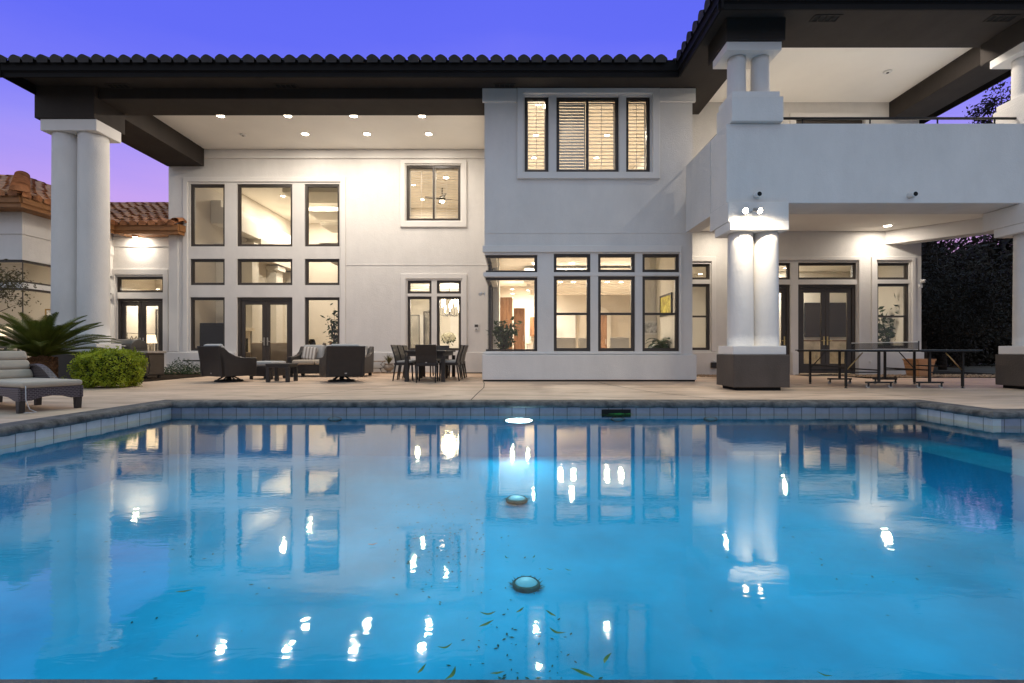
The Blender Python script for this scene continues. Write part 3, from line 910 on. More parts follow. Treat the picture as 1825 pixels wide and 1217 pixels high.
def fascia(p0, p1, nrm, m, z0, h):
    # stepped fascia board along p0..p1 with its face towards nrm
    p0, p1, n = Vector((*p0, 0)), Vector((*p1, 0)), Vector((*nrm, 0))
    prof = [(0, 0), (.035, 0), (.035, h * .26), (.05, h * .32), (.05, h * .36), (.075, h * .36), (.075, h * .92), (.095, h), (0, h)]
    vs = [p + n * a + Vector((0, 0, z0 + z)) for p in (p0, p1) for a, z in prof]
    k = len(prof)
    fs = [(i, (i + 1) % k, k + (i + 1) % k, k + i) for i in range(k)] + [tuple(range(k)), tuple(range(2 * k - 1, k - 1, -1))]
    return hp(MB().add(vs, fs), 'fascia', m)
FZ0, FH = 6.765, .335
fascia((HX0 - .03, EAVE + .06), (EX + .03, EAVE + .06), (0, -1), M['fascia'], FZ0, FH)
fascia((HX0 + .06, EAVE - .02), (HX0 + .06, 24.8), (-1, 0), M['fascia'], FZ0, FH)
fascia((EX + .06, WF - .03), (EX + .06, EAVE + .02), (-1, 0), M['fascia'], FZ0, FH)
fascia((EX - .02, WF + .06), (10.98, WF + .06), (0, -1), M['fascia'], FZ0, FH)
fascia((10.93, WF), (10.93, 24.8), (1, 0), M['fascia'], FZ0, FH)


def tiles(name, origin, along, up, cols_, pitch, m, slope, course=.38, s0=lambda u: 0, s1=lambda u: 6, r=.13):
    # barrel-tile roof plane: eave along 'along', climbing towards 'up' at tan=slope
    o, a, u = Vector(origin), Vector((*along, 0)), Vector((*up, 0))
    sl = u + Vector((0, 0, slope)); sl.normalize()
    nn = a.cross(sl)
    if nn.z < 0: nn = -nn
    mb = MB()
    arc = [(-r + 2 * r * k / 8, math.sin(math.pi * k / 8) * r * .52) for k in range(9)]
    pan = [(r + (pitch - 2 * r) * .5, -.035)]
    for i in range(cols_):
        uc = (i + .5) * pitch
        b, e = s0(uc), s1(uc)
        if e - b < .1: continue
        n = max(1, int(round((e - b) / course)))
        jit = random.uniform(-.01, .01)
        for c in range(n):
            q0, q1 = b + (e - b) * c / n - .02, b + (e - b) * (c + 1) / n + .03
            f0, f1 = 1.0, .86
            lift0, lift1 = .045, .0
            dz = random.uniform(-.006, .006)
            vs = []
            for q, f, lf in ((q0, f0, lift0), (q1, f1, lift1)):
                for x, h in arc + pan:
                    vs.append(o + a * (uc + x * f + jit) + sl * q + nn * (h * f + lf + dz))
            if c == 0:
                e0 = len(vs); vs += [o + a * (uc + x * f + jit) + sl * q0 - Vector((0, 0, .05)) for x in (-r, r)]
                mb.add(vs[:9] + vs[e0:], [tuple(range(9)) + (10, 9)]); vs = vs[:e0]
            # inner lip so the eave row reads as thick tile
            k = len(arc) + 1
            fs = [(j, j + 1, k + j + 1, k + j) for j in range(k - 1)]
            if True:
                base = len(vs)
                for x, h in arc: vs.append(o + a * (uc + x * .82 + jit) + sl * q0 + nn * (h * .80 + lift0 + dz - .004))
                fs += [(j, base + j, base + j + 1, j + 1) for j in range(8)]
            mb.add(vs, fs, False)
    return hp(mb, name, m, recalc=False)


RZ = FZ0 + FH - .02
P = .3
nmain = int((EX - HX0) / P)
SLM = .36
tiles('roof', (HX0 - .02, EAVE - .06, RZ), (1, 0), (0, 1), nmain, P, M['tile_dark'], SLM, s1=lambda u: min(u, 7.2))
tiles('roof', (HX0 - .04, 24.6, RZ), (0, -1), (1, 0), int((24.6 - EAVE) / P), P, M['tile_dark'], SLM, s1=lambda u: min(14 - u, 7))
tiles('roof', (EX - .04, WF - .06, RZ), (0, 1), (1, 0), 8, .3, M['tile_dark'], SLM, s1=lambda u: min(u, 4.2))
tiles('roof', (EX - .06, WF - .06, RZ), (1, 0), (0, 1), 25, P, M['tile_dark'], SLM, s1=lambda u: min(u, 7.5 - u, 3.7))
tiles('roof', (11.03, WF - .06, RZ), (0, 1), (-1, 0), 50, P, M['tile_dark'], SLM, s1=lambda u: min(u, 3.7))
hp(MB().add([(HX0, EAVE, RZ - .02), (EX, EAVE, RZ - .02), (EX, 18, RZ + 2.6), (-4, 18, RZ + 2.6), (EX + .05, WF + .05, RZ - .02), (10.95, WF + .05, RZ - .02), (10.95, 24.7, RZ - .02), (HX0, 24.7, RZ - .02), (EX + 3.7, 18, RZ + 1.3)],
            [(0, 1, 2, 3), (4, 5, 8), (4, 8, 2, 1), (5, 6, 8), (6, 7, 3, 2, 8), (7, 0, 3)]), 'roof_deck', M['fascia'], recalc=False)
# round cover tile ends where the eaves meet
# soffit vents
def vent(x, y, z, w=.52, d=.2):
    v = hp(MB().panel(x - w / 2, x + w / 2, y - d / 2, y + d / 2, [(x - w / 2 + .025 + k * (w - .05) / 4, x - w / 2 + .01 + (k + 1) * (w - .05) / 4, y - d / 2 + .025, y + d / 2 - .025) for k in range(4)], z - .016, z - .003, 'z'), 'soffit_vent', M['dark'])
    MB().box(x - w / 2 + .02, x + w / 2 - .02, y - d / 2 + .02, y + d / 2 - .02, z - .0025, z - .001).build('vent_screen', M['void'], v)
for q, yy in ((220, 158), (512, 155), (900, 152)):
    d = (SOF - CH) * F / (HY - yy); vent(px(q, d), min(d, 11.4), SOF)
for q in (1472, 1785):
    d = (SOF - CH) * F / (HY - 32); vent(px(q, d), d, SOF)

# ---- low left wing and glass pavilion --------------------------------------------
D = WING
wx0 = -13.3
gd, gt = (X(208), X(290), .03, Z(532)), (X(207), X(290.5), Z(521), Z(493))
hp(MB().panel(wx0, HX0 - .004, 0, 4.62, [(gd[0], gd[1], -1, gd[3]), gt], D, D + .26, 'y'), 'wing_wall', M['stucco'])
doors(*gd, D, 2)
window(*gt, D, fw=.06)
ring(X(197), X(301), Z(627), Z(479.5), (X(206), X(292), -1, Z(490)), D, .05)
hp(MB().panel(wx0 + .003, HX0 - .02, Z(440), 4.6, [], D - .035, D + .02, 'y'), 'frieze_trim', M['trim'], bevel=.01)
hp(MB().box(X(302), HX0 - .03, D - .035, D + .02, Z(627), Z(440) - .004), 'wall_trim', M['trim'], bevel=.01)
hp(MB().panel(X(292), HX0 - .02, 0, Z(628), [], D - .06, D + .02, 'y'), 'plinth', M['stucco'])
# the strip of main wall left of the tall windows carries a raised border
hp(MB().box(HX0 + .02, X(318, MAIN), MAIN - .03, MAIN + .01, .70, Z(402, MAIN)), 'wall_trim', M['trim'], bevel=.01)
D = PAV
gz1, gb1, gb0 = 3.20, 2.58, 2.44
hp(MB().panel(-20, wx0, gz1, 4.62, [], D, D + .25, 'y'), 'pavilion_wall', M['stucco'])
hp(MB().panel(D + .252, WING - .003, gz1, 4.62, [], wx0 - .25, wx0 - .003, 'x'), 'pavilion_wall', M['stucco'])
hp(MB().box(-20, wx0 + .03, D - .03, D + .03, Z(417), Z(397)), 'frieze_trim', M['trim'])
hp(MB().box(wx0 - .02, wx0 + .03, D + .032, WING - .01, Z(417), Z(397)), 'frieze_trim', M['trim'])
hp(MB().box(-20, wx0 - .012, D + .02, D + .14, gb0, gb1), 'window_band', M['trim'])
hp(MB().box(wx0 - .14, wx0 - .012, D + .142, WING - .005, gb0, gb1), 'window_band', M['trim'])
for z0, z1 in ((gb1 + .002, gz1 - .002), (.06, gb0 - .002)):
    mb = MB()
    mb.box(-20, wx0 - .03, D + .04, D + .11, z1 - .06, z1).box(-20, wx0 - .03, D + .04, D + .11, z0, z0 + .05)
    mb.box(wx0 - .11, wx0 - .03, D + .112, WING - .01, z1 - .06, z1).box(wx0 - .11, wx0 - .03, D + .112, WING - .01, z0, z0 + .05)
    w = hp(mb, 'window', M['frame'])
    MB().box(-20, wx0 - .05, D + .07, D + .078, z0 + .04, z1 - .05).build('pane', M['glass'], w)
    MB().box(wx0 - .062, wx0 - .054, D + .085, WING - .02, z0 + .04, z1 - .05).build('pane', M['glass'], w)
    MB().box(wx0 - .066, wx0 - .048, D + .063, D + .084, z0 + .04, z1 - .05).build('corner_seal', M['frame'], w)
# wing eaves: bronze timber, clay tiles
ez, eh = 4.47, .31
hp(MB().box(-20, wx0 + .5, 12.58, D + .2, 4.50, 4.54), 'soffit', M['bronze'])
hp(MB().box(wx0 - .2, wx0 + .5, D + .202, 15.52, 4.50, 4.54), 'soffit', M['bronze'])
hp(MB().box(wx0 + .502, -10.74, 15.52, WING + .1, 4.50, 4.54), 'soffit', M['bronze'])
fascia((-20, 12.58), (wx0 + .53, 12.58), (0, -1), M['bronze'], ez, eh)
fascia((wx0 + .5, 12.55), (wx0 + .5, 15.55), (1, 0), M['bronze'], ez, eh)
fascia((wx0 + .47, 15.52), (-10.70, 15.52), (0, -1), M['bronze'], ez, eh)
fascia((-10.74, 15.5), (-10.74, MAIN - .07), (1, 0), M['bronze'], ez, eh)
tz = ez + eh + .005
tiles('wing_roof', (wx0 + .45 - 4.5, 15.42, tz), (1, 0), (0, 1), 22, .3, M['tile_clay'], .45, s0=lambda u: max(0, 4.5 - u) * 1.09, s1=lambda u: 4.7 if u < 6.0 else .45)
tiles('wing_roof', (wx0 + .60, 12.45, tz), (0, 1), (-1, 0), 24, .3, M['tile_clay'], .45, s0=lambda u: max(0, u - 3.05) * 1.09, s1=lambda u: min(u * 1.09 + .05, 5.0))
tiles('wing_roof', (wx0 + .58 - 7.5, 12.45, tz), (1, 0), (0, 1), 25, .3, M['tile_clay'], .45, s1=lambda u: min((7.5 - u) * 1.09 + .05, 5.0))
# hip caps
hb = MB()
for k in range(17):
    p = Vector((wx0 + .62 - .28 * k, 12.43 + .28 * k, tz + .03 + .126 * k))
    q = p + Vector((-.32, .32, .144))
    d = (q - p).normalized(); s_ = d.cross(Vector((0, 0, 1))).normalized(); u_ = s_.cross(d)
    vs = []
    for c, f in ((p, 1.0), (q, .82)):
        for j in range(9):
            a = math.pi * j / 8
            vs.append(c + s_ * math.cos(a) * .2 * f + u_ * (math.sin(a) * .15 * f + (.03 if f == 1 else 0)))
    hb.add(vs, [(j, j + 1, 10 + j, 9 + j) for j in range(8)], True)
    hb.add(vs[:9], [tuple(range(9))])
hp(hb, 'hip_tile', M['tile_clay'], recalc=False)
hb = MB()
for k in range(2):
    p = Vector((-10.78, 15.40 + .3 * k, tz + .06 + .03 * k))
    vs = []
    for yy, f in ((0, 1.0), (.34, .85)):
        for j in range(9):
            a = math.pi * j / 8
            vs.append(p + Vector((math.cos(a) * .14 * f, yy, math.sin(a) * .12 * f + yy * .35)))
    hb.add(vs, [(j, j + 1, 10 + j, 9 + j) for j in range(8)], True)
hp(hb, 'hip_tile', M['tile_clay'], recalc=False)
rs = .45
hp(MB().add([(-20, 12.5, tz - .04), (wx0 + .52, 12.5, tz - .04), (wx0 + .52, 15.5, tz - .04), (-10.75, 15.5, tz - .04), (-10.75, 15.84, tz + .1), (HX0, 15.84, tz + .1),
             (HX0, 19.8, tz - .04 + 4.3 * rs), (wx0 + .52 - 4.3, 19.8, tz - .04 + 4.3 * rs), (wx0 + .52 - 4.3, 16.8, tz - .04 + 4.3 * rs), (-20, 16.8, tz - .04 + 4.3 * rs)],
            [(0, 1, 8, 9), (1, 2, 7, 8), (2, 3, 4, 5, 6, 7)]), 'roof_deck', M['tile_clay'], recalc=False)

# ------------------------------------------------------------------ rooms behind the glass
def room(x0, x1, y0, y1, z0, z1, wall=None, sides=(1, 1, 1), flr=True):
    wall = wall or M['beige']
    if sides[0]: hp(MB().box(x0 - .1, x0, y0, y1, z0, z1), 'interior_wall', wall)
    if sides[1]: hp(MB().box(x1, x1 + .1, y0, y1, z0, z1), 'interior_wall', wall)
    if sides[2]: hp(MB().box(x0 - .1, x1 + .1, y1, y1 + .1, z0, z1), 'interior_wall', wall)
    hp(MB().box(x0 - .1, x1 + .1, y0, y1 + .1, z1, z1 + .08), 'interior_ceiling', M['ceiling'])
    if flr: hp(MB().box(x0 - .1, x1 + .1, y0, y1 + .1, z0 - .08, z0 + .02), 'interior_floor', M['floor'])


lights_n = 0
def downlight(x, y, z, power, label, group, r=.075, col=WARM, lit=True):
    o = thing('ceiling_light', label, 'ceiling light', (x, y, z), 0, group)
    MB().lathe([(r, -.012), (r * 1.3, -.012), (r * 1.34, -.002), (r, -.001)], 0, 0, 0, 20, caps=False).build('trim_ring', M['white'], o)
    MB().lathe([(r * .99, -.006), (r * .6, -.008), (.002, -.009)], 0, 0, 0, 20).build('lens', M['lens'], o)
    if power: lamp('AREA', 'lamp', (x, y, z - .02), power, col, r * 1.9, (0, 0, -1), o)
    return o


# living room
room(-10.99, -4.75, 16.14, 24.3, 0, 7.1)
lf = MB()
hp(MB().box(-10.985, -10.5, 17.6, 24.2, 5.35, 5.95).box(-10.985, -10.62, 17.6, 24.2, 5.95, 6.2), 'interior_ledge', M['cream'])
hp(MB().box(-10.985, -10.4, 20.0, 24.2, 4.55, 5.35), 'interior_ledge', M['beige'])
for y0, y1, zz in ((17.9, 18.5, 4.5), (19.6, 20.1, 4.9), (21.6, 22.2, 4.3), (23.4, 23.9, 4.3)):
    hp(MB().box(-10.985, -10.55, y0, y1, .02, zz).box(-10.985, -10.45, y0 - .06, y1 + .06, zz, zz + .2), 'interior_pilaster', M['cream'])
hp(MB().prism([(20.3, .03)] + [(20.9 + .6 * math.cos(a), 3.4 + .6 * math.sin(a)) for a in [math.pi - math.pi * k / 12 for k in range(13)]] + [(21.5, .03)], 'x', -10.985, -10.93), 'interior_niche', M['cream'])
hp(MB().box(-10.985, -10.6, 18.55, 19.55, .02, 1.5).box(-10.985, -10.45, 18.5, 19.6, 1.5, 1.62), 'fireplace', M['marble'])
hp(MB().box(-10.599, -10.58, 18.75, 19.35, .3, 1.2), 'firebox', M['void'])
for k, (y0, z) in enumerate(((18.5, 6.95), (20.5, 6.8), (22.2, 6.62))):
    hp(MB().box(-8.8, -4.8, y0, y0 + 1.4, z - .16, z + .02 * 0 + .0), 'ceiling_coffer', M['cream'])
hp(MB().box(-6.6, -4.8, 20.0, 20.2, 0.02, 4.2), 'interior_wall', M['beige'])
hp(MB().box(-7.3, -6.0, 19.4, 20.2, 4.25, 4.45).box(-7.45, -6.0, 19.2, 20.2, 4.45, 4.75).box(-7.6, -6.0, 19.0, 20.2, 4.75, 4.95), 'interior_ledge', M['cream'])
hp(MB().lathe([(.24, .02), (.24, .15), (.2, .2), (.18, 2.7), (.24, 2.8), (.26, 2.95)], -6.55, 18.8, 0, 24), 'interior_column', M['cream'])
hp(MB().box(-8.2, -6.9, 24.2, 24.28, .02, 2.4), 'interior_door', M['white'])
for i, (q, y_) in enumerate(((504, 349), (569, 348), (551, 378))):
    d = (7.1 - CH) * F / (HY - y_)
    lab = ['recessed light high in the centre window of the tall window wall', 'upper recessed light in the tall right window of the window wall', 'small lower recessed light in the tall right window of the window wall'][i]
    downlight(px(q, d), d, 7.1, (75, 250, 250)[i], lab, 'recessed lights in the living room ceiling', .09)
# dining room (ground floor) and bedroom above it
room(-4.6, -.75, 16.14, 21.6, 0, 3.35, M['cream'])
hp(MB().box(-4.2, -3.5, 21.5, 21.59, .02, 2.3), 'interior_door', M['white'])
hp(MB().box(-2.75, -1.9, 21.5, 21.59, .02, 2.2), 'interior_door', M['white'])
for k in range(4): hp(MB().box(-4.5, -.8, 17.0 + k * .9, 17.45 + k * .9, 3.2 - .03 * k, 3.345), 'ceiling_coffer', M['ceiling'])
downlight(px(744, 19.3), 19.3, 3.05, 60, 'recessed light seen through the narrow left dining window', 'recessed lights in the dining room')
room(-4.6, -.75, 16.14, 21.2, 4.05, 6.98)
for i, (q, y_) in enumerate(((737, 329), (753, 355), (796, 315))):
    d = min(20.9, (6.98 - CH) * F / (HY - y_))
    lab = ['light left of centre behind the louvred upper window over the dining table', 'lowest light behind the left half of the louvred upper window', 'highest light behind the right half of the louvred upper window'][i]
    downlight(px(q, d), d, 6.98, 60, lab, 'recessed lights in the upper bedroom')
# kitchen and nook in the bay
room(bx0 + .27, bx1 - .27, BAY + .265, 14.38, 0, 3.42, M['beige'], (0, 0, 0))
hp(MB().box(bx0 + .262, bx0 + .30, BAY + 1.95, 14.4, .02, 3.4), 'interior_wall', M['cream'])
hp(MB().box(bx1 - .30, bx1 - .262, BAY + .27, 14.4, .02, 3.4), 'interior_wall', M['cream'])
hp(MB().box(3.62, bx1 - .302, 13.40, 13.5, .02, 3.4), 'interior_wall', M['cream'])
room(-.62, 5.1, 14.41, 20.6, 0, 3.44, M['beige'], (1, 1, 1))
for k in range(4):
    hp(MB().box(.4 + .12 * k, 4.9, 15.4 + .8 * k, 15.8 + .8 * k, 3.24 - .1 * k, 3.36 - .1 * k).box(.3 + .12 * k, 4.9, 15.8 + .8 * k, 16.19 + .8 * k, 3.16 - .1 * k, 3.36 - .1 * k), 'ceiling_coffer', M['ceiling'])
hp(MB().box(1.7, 2.7, 20.5, 20.59, .02, 2.3), 'interior_door', M['white'])
hp(MB().prism([(3.3, .03)] + [(3.75 + .45 * math.cos(a), 2.1 + .45 * math.sin(a)) for a in [math.pi - math.pi * k / 12 for k in range(13)]] + [(4.2, .03)], 'y', 20.5, 20.59), 'interior_niche', M['cream'])
klabels = [((1019, 470), 'light in the transom over the second bay window'), ((953, 470), 'light at the right edge of the corner transom'), ((943, 505), 'topmost light behind the large corner window'),
           ((913, 515), 'upper left light behind the large corner window'), ((913, 523), 'middle left light behind the large corner window'), ((941, 517), 'lower right light behind the large corner window'), ((912, 530), 'lowest left light behind the large corner window'),
           ((1022, 503), 'light at the top of the second bay window'), ((999, 536), 'small low light in the left side of the second bay window'), ((1082, 525), 'left light in the third bay window'), ((1107, 533), 'right light in the third bay window'), ((1174, 503), 'light at the top of the fourth bay window')]
for (q, y_), lab in klabels:
    d = (3.42 - CH) * F / (HY - y_)
    z = 3.42
    if d < 11.9: d = 12.3
    if d > 20: z, d = pz(y_, 19.2), 19.2
    if q > 985 and d > 15.2: z = max(2.9, pz(y_, min(d, 15.3))) if d > 15.3 else z; d = min(d, 15.3)
    downlight(px(q, d), d, z, 54, lab + ' of the bay', 'recessed lights in the kitchen ceiling', .07, (1, .91, .77))
# upper bay room
room(bx0 + .27, bx1 - .27, BAY + .265, 16.5, 4.05, 6.82, M['cream'])
for i, (q, y_) in enumerate(((960, 187), (955, 240), (952, 281), (1082, 240), (1063, 281))):
    d = (6.82 - CH) * F / (HY - y_)
    lab = ['top light in the narrow left upper bay window', 'middle light in the narrow left upper bay window', 'bottom light in the narrow left upper bay window', 'right hand upper light behind the open shutter of the middle upper bay window', 'lower light behind the open shutter of the middle upper bay window'][i]
    downlight(px(q, d), d, 6.82, 58, lab, 'recessed lights in the upper bay room', .075)
# right wing room
room(5.25, 11.9, RW + .265, 20.6, 0, 3.5, M['cream'], (0, 1, 1))
hp(MB().box(5.21, 5.25, RW + .27, 20.6, .02, 3.49), 'interior_wall', M['cream'])
hp(MB().box(8.62, 11.88, 17.0, 17.1, .02, 3.48), 'interior_wall', M['cream'])
hp(MB().box(8.35, 8.6, 15.6, 20.5, .02, 3.4), 'stone_wall', M['stonewall'])
for q, y_, lab in ((1455, 488, 'light in the transom over the double patio doors of the right wing'), (1248, 488, 'light in the transom of the narrow window beside the bay')):
    d = (3.5 - CH) * F / (HY - y_); downlight(px(q, d), d, 3.5, 85, lab, 'recessed lights in the right wing room')
downlight(9.2, 16.2, 3.5, 85, 'light hidden high behind the double patio doors of the right wing', 'recessed lights in the right wing room')
# little room of the low wing, pavilion
room(wx0 + .02, HX0 - .12, WING + .265, 17.95, 0, 3.9, M['beige'])
downlight(px(281, 17.2), 17.2, pz(515, 17.2), 80, 'small light in the transom over the doors of the low wing', 'recessed lights in the low wing', .06)
room(-19.8, wx0 - .35, PAV + .26, 17.6, 0, 3.9, M['beige'], (1, 0, 1))
downlight(-15.0, 15.0, 3.9, 150, 'light inside the glazed corner pavilion left of the columns', 'recessed lights in the pavilion', .08)

# ------------------------------------------------------------------ exterior lights
n_ = ['leftmost', 'second from left', 'third from left', 'rightmost']
for i, q in enumerate((393, 513, 630, 752)):
    d = (CEI - CH) * F / (HY - 206); downlight(px(q, d), d, CEI, 70, 'glowing porch ceiling light, front row of four, ' + n_[i], 'porch ceiling lights', .1, PORCH)
n_ = ['left', 'middle', 'right']
for i, q in enumerate((544, 654, 764)):
    d = (CEI - CH) * F / (HY - 238.5); downlight(px(q, d), d, CEI, 30, 'glowing porch ceiling light, back row of three, ' + n_[i], 'porch ceiling lights', .1, PORCH)
downlight(px(1582, 13.76), 13.76, 4.288, 34, 'lit can light in the low porch ceiling over the table tennis table', None, .1, PORCH)
downlight(px(1300, 13.4), 13.5, 4.288, 30, 'porch ceiling light hidden behind the twin column near the narrow window', None, .095)
downlight(6.4, 10.25, CEI, 60, 'added left ceiling light of the upper balcony, unseen behind the eave', None, .09, PORCH)  # lamp added out of view to light the balcony
downlight(8.7, 10.25, CEI, 60, 'added right ceiling light of the upper balcony, unseen behind the eave', None, .09, PORCH)  # second added balcony lamp, also kept out of view
# wall light under the wing eave
wl = thing('eave_light', 'bright round downlight under the bronze eave over the low wing doors', 'light', (px(241, 15.85), 15.85, 4.498))
MB().lathe([(.07, -.05), (.085, -.05), (.085, 0), (.07, 0)], 0, 0, 0, 20, caps=False).build('housing', M['bronze'], wl)
MB().lathe([(.068, -.046), (.03, -.052), (.002, -.053)], 0, 0, 0, 20).build('lens', M['lens'], wl)
lamp('AREA', 'lamp', (wl.location.x, 15.85, 4.43), 26, WARM, .12, (0, .25, -1), wl)
# floodlight on the pier
fx = 4.42
fl_ = thing('flood_light', 'twin head floodlight on the pier above the right hand column pair', 'floodlight', (fx, 9.04, 3.32))
MB().box(-.06, .06, -.035, 0, -.06, .06).build('wall_plate', M['plastic'], fl_, bevel=.008)
for s_ in (-1, 1):
    h = MB().tube([(s_ * .03, -.03, .0), (s_ * .10, -.09, .03)], .012, 8)
    h.tube([(s_ * .08, -.07, .05), (s_ * .12, -.16, .0), (s_ * .13, -.18, -.01)], [.03, .045, .055], 14).build('lamp_head', M['steel2'], fl_)
    e = MB().lathe([(.05, 0), (.03, .006), (.002, .008)], 0, 0, 0, 16).build('lens', M['lens'], fl_, loc=(s_ * .132, -.186, -.014), rot=(R(115), 0, R(s_ * 12)))
lamp('SPOT', 'lamp', (fx - .12, 8.66, 3.26), 74, (1, .86, .66), .05, (0.05, .42, -1), fl_, R(150), .7)
lamp('SPOT', 'lamp', (fx + .12, 8.66, 3.26), 62, (1, .86, .66), .05, (.15, .35, -1), fl_, R(150), .7)
# second flood above the left of the lower right porch (seen only as glow on the right hand column)

# ------------------------------------------------------------------ pool fittings
pl_ = thing('pool_light', 'glaring white underwater lamp in the far pool wall', 'pool light', (.1, YF, -.262))
MB().tube([(0, .02, 0), (0, -.03, 0)], .115, 24).build('bezel', M['nickel'], pl_).scale = (1.95, 1, .38)
MB().lathe([(.095, 0), (.07, .014), (.002, .02)], 0, 0, 0, 24).build('lens', M['poolLens'], pl_, loc=(0, -.031, 0), rot=(R(90), 0, 0)).scale = (2.0, .36, 1)
lamp('AREA', 'lamp', (.1, YF - .07, -.29), 20, (.6, .88, 1.0), .2, (0, -1, .15), pl_)


def drain(x, y, r, label, z=None):
    o = thing('drain_cover', label, 'drain cover', (x, y, z if z is not None else floor_z(x, y) - .004))
    MB().lathe([(r * 1.18, 0), (r * 1.2, .03), (r * 1.02, .045), (r, .03)], 0, 0, 0, 36, caps=False).build('rim', M['drainrim'], o)
    MB().lathe([(r, .01), (r * .98, .035), (r * .8, .048), (.003, .055)], 0, 0, 0, 36).build('cover', M['drain'], o)
    tf = MB()
    for k in range(46):
        a = random.uniform(0, 6.28); q = r * random.uniform(1.12, 1.32); l = random.uniform(.02, .05)
        c, s_ = math.cos(a), math.sin(a)
        tf.add([(c * q - s_ * .007, s_ * q + c * .007, .012), (c * (q + l), s_ * (q + l), .03), (c * q + s_ * .007, s_ * q - c * .007, .012)], [(0, 1, 2)])
    tf.build('algae_fringe', M['drainrim'], o, recalc=False)
    return o
fzz = FZ + .0
def floor_hit(q, row):
    a, b = 1.2, 6.95
    for _ in range(40):
        m_ = (a + b) / 2
        if CH - (row - HY) / F * m_ > floor_z(px(q, m_), m_): a = m_
        else: b = m_
    return a
d1_ = floor_hit(921, 893); d2_ = floor_hit(938, 1045)
drain(px(921, d1_), d1_, .105, 'smaller looking round drain cover, the farther one on the pool floor')
drain(px(938, d2_), d2_, .098, 'large round drain cover ringed with green, nearest on the pool floor')
for q, lab in ((597, 'oval return fitting in the far pool wall, left of the pool lamp'), (1101, 'oval return fitting in the far pool wall, under the skimmer mouth'), (1266, 'oval return fitting in the far pool wall, right of the skimmer')):
    o = thing('return_fitting', lab, 'pool fitting', (px(q, YF), YF - .002, -.245), 0, 'oval fittings in the far pool wall')
    r1 = MB().lathe([(.105, 0), (.105, .012), (.085, .014), (.083, .005)], 0, 0, 0, 28, caps=False).build('rim', M['drainrim'], o, rot=(R(90), 0, 0)); r1.scale = (1, .35, 1)
    r2 = MB().lathe([(.082, .004), (.04, .012), (.002, .014)], 0, 0, 0, 28).build('cover', M['drain'], o, rot=(R(90), 0, 0)); r2.scale = (1, .35, 1)
sk = thing('skimmer', 'dark skimmer mouth in the far pool tile with green leaves caught in it', 'skimmer', (px(1098, YF), YF, -.16))
MB().box(-.21, .21, -.012, -.002, -.05, .055).build('mouth', M['void'], sk)
lv = MB()
for k in range(26):
    x = random.uniform(-.2, .2); l = random.uniform(.05, .1); z = random.uniform(-.035, .0); w = .012
    lv.add([(x - l, -.02, z), (x, -.035, z + w), (x + l, -.02, z + random.uniform(-.02, .02)), (x, -.03, z - w)], [(0, 1, 2, 3)])
lv.build('caught_leaves', M['leafgreen'], sk, recalc=False)


def leaf(x, y, l, ang, label, m=None, curl=.25, z=WZ + .004):
    n = 7; vs = []; fs = []
    for i in range(n + 1):
        s_ = i / n; a = ang + curl * (s_ - .5) * 3
        cx = l * (s_ - .5); w = math.sin(math.pi * min(1, s_ * .96 + .03)) * l * .10
        c = Vector((cx * math.cos(ang) - curl * l * (s_ - .5) ** 2 * 2 * math.sin(ang), cx * math.sin(ang) + curl * l * (s_ - .5) ** 2 * 2 * math.cos(ang), .003 + .01 * abs(s_ - .5)))
        nrm = Vector((-math.sin(a), math.cos(a), 0))
        vs += [c + nrm * w, c - nrm * w]
    for i in range(n): fs.append((2 * i, 2 * i + 1, 2 * i + 3, 2 * i + 2))
    o = MB().add(vs, fs, True).build('floating_leaf', m or M['leafgreen'], loc=(x, y, z), recalc=False)
    return tag(o, label, 'leaf', 'leaves floating on the pool')
HW = CH - WZ
for q, y_, ln, ang, lab in (
    (870, 1098, .09, .1, 'long green leaf left of and below the near drain cover, upper of the pair'), (866, 1116, .09, .7, 'green leaf left of and below the near drain cover, lower of the pair'),
    (926, 1092, .06, .9, 'small dark leaf straight below the near drain cover'), (983, 1098, .07, -.9, 'hooked green leaf right of and below the near drain cover'),
    (992, 1131, .07, -.5, 'thick green leaf between the two light reflections near the centre bottom'), (794, 1158, .055, .4, 'short green leaf under the reflected porch lights'),
    (751, 1198, .07, 1.2, 'upright green leaf at the bottom edge left of centre'), (1080, 1178, .08, 1.0, 'slanting green leaf under the rightmost small light reflection'),
    (1040, 1204, .1, -.6, 'bright curled green leaf by the bottom edge right of centre'), (886, 1204, .05, .2, 'dark clump leaf at the bottom edge under the near drain cover'),
    (1013, 1019, .05, -.5, 'thin leaf up and to the right of the near drain cover'), (980, 1018, .04, -.3, 'tiny leaf close by the near drain cover, upper right'), (951, 996, .045, 1.1, 'curved thread leaf above the near drain cover, right one'), (903, 997, .04, -.8, 'curved thread leaf above the near drain cover, left one'),
    (1470, 1208, .06, -.5, 'single green leaf at the bottom edge on the right half of the pool'), (329, 1057, .09, .3, 'dark blurry leaf alone on the left half of the pool'), (806, 1207, .07, 1.2, 'pale twig leaf touching the near pool edge')):
    d = HW * F / (y_ - HY)
    leaf(px(q, d), max(d, YN + .03), ln * random.uniform(.6, .9), ang, lab, None, random.uniform(-.3, .35))
d = HW * F / (973 - HY)
leaf(px(664, d), d, .045, .3, 'small yellow leaf afloat between the reflected window wall and upper window', M['leafyellow'], .1)
sb = MB()
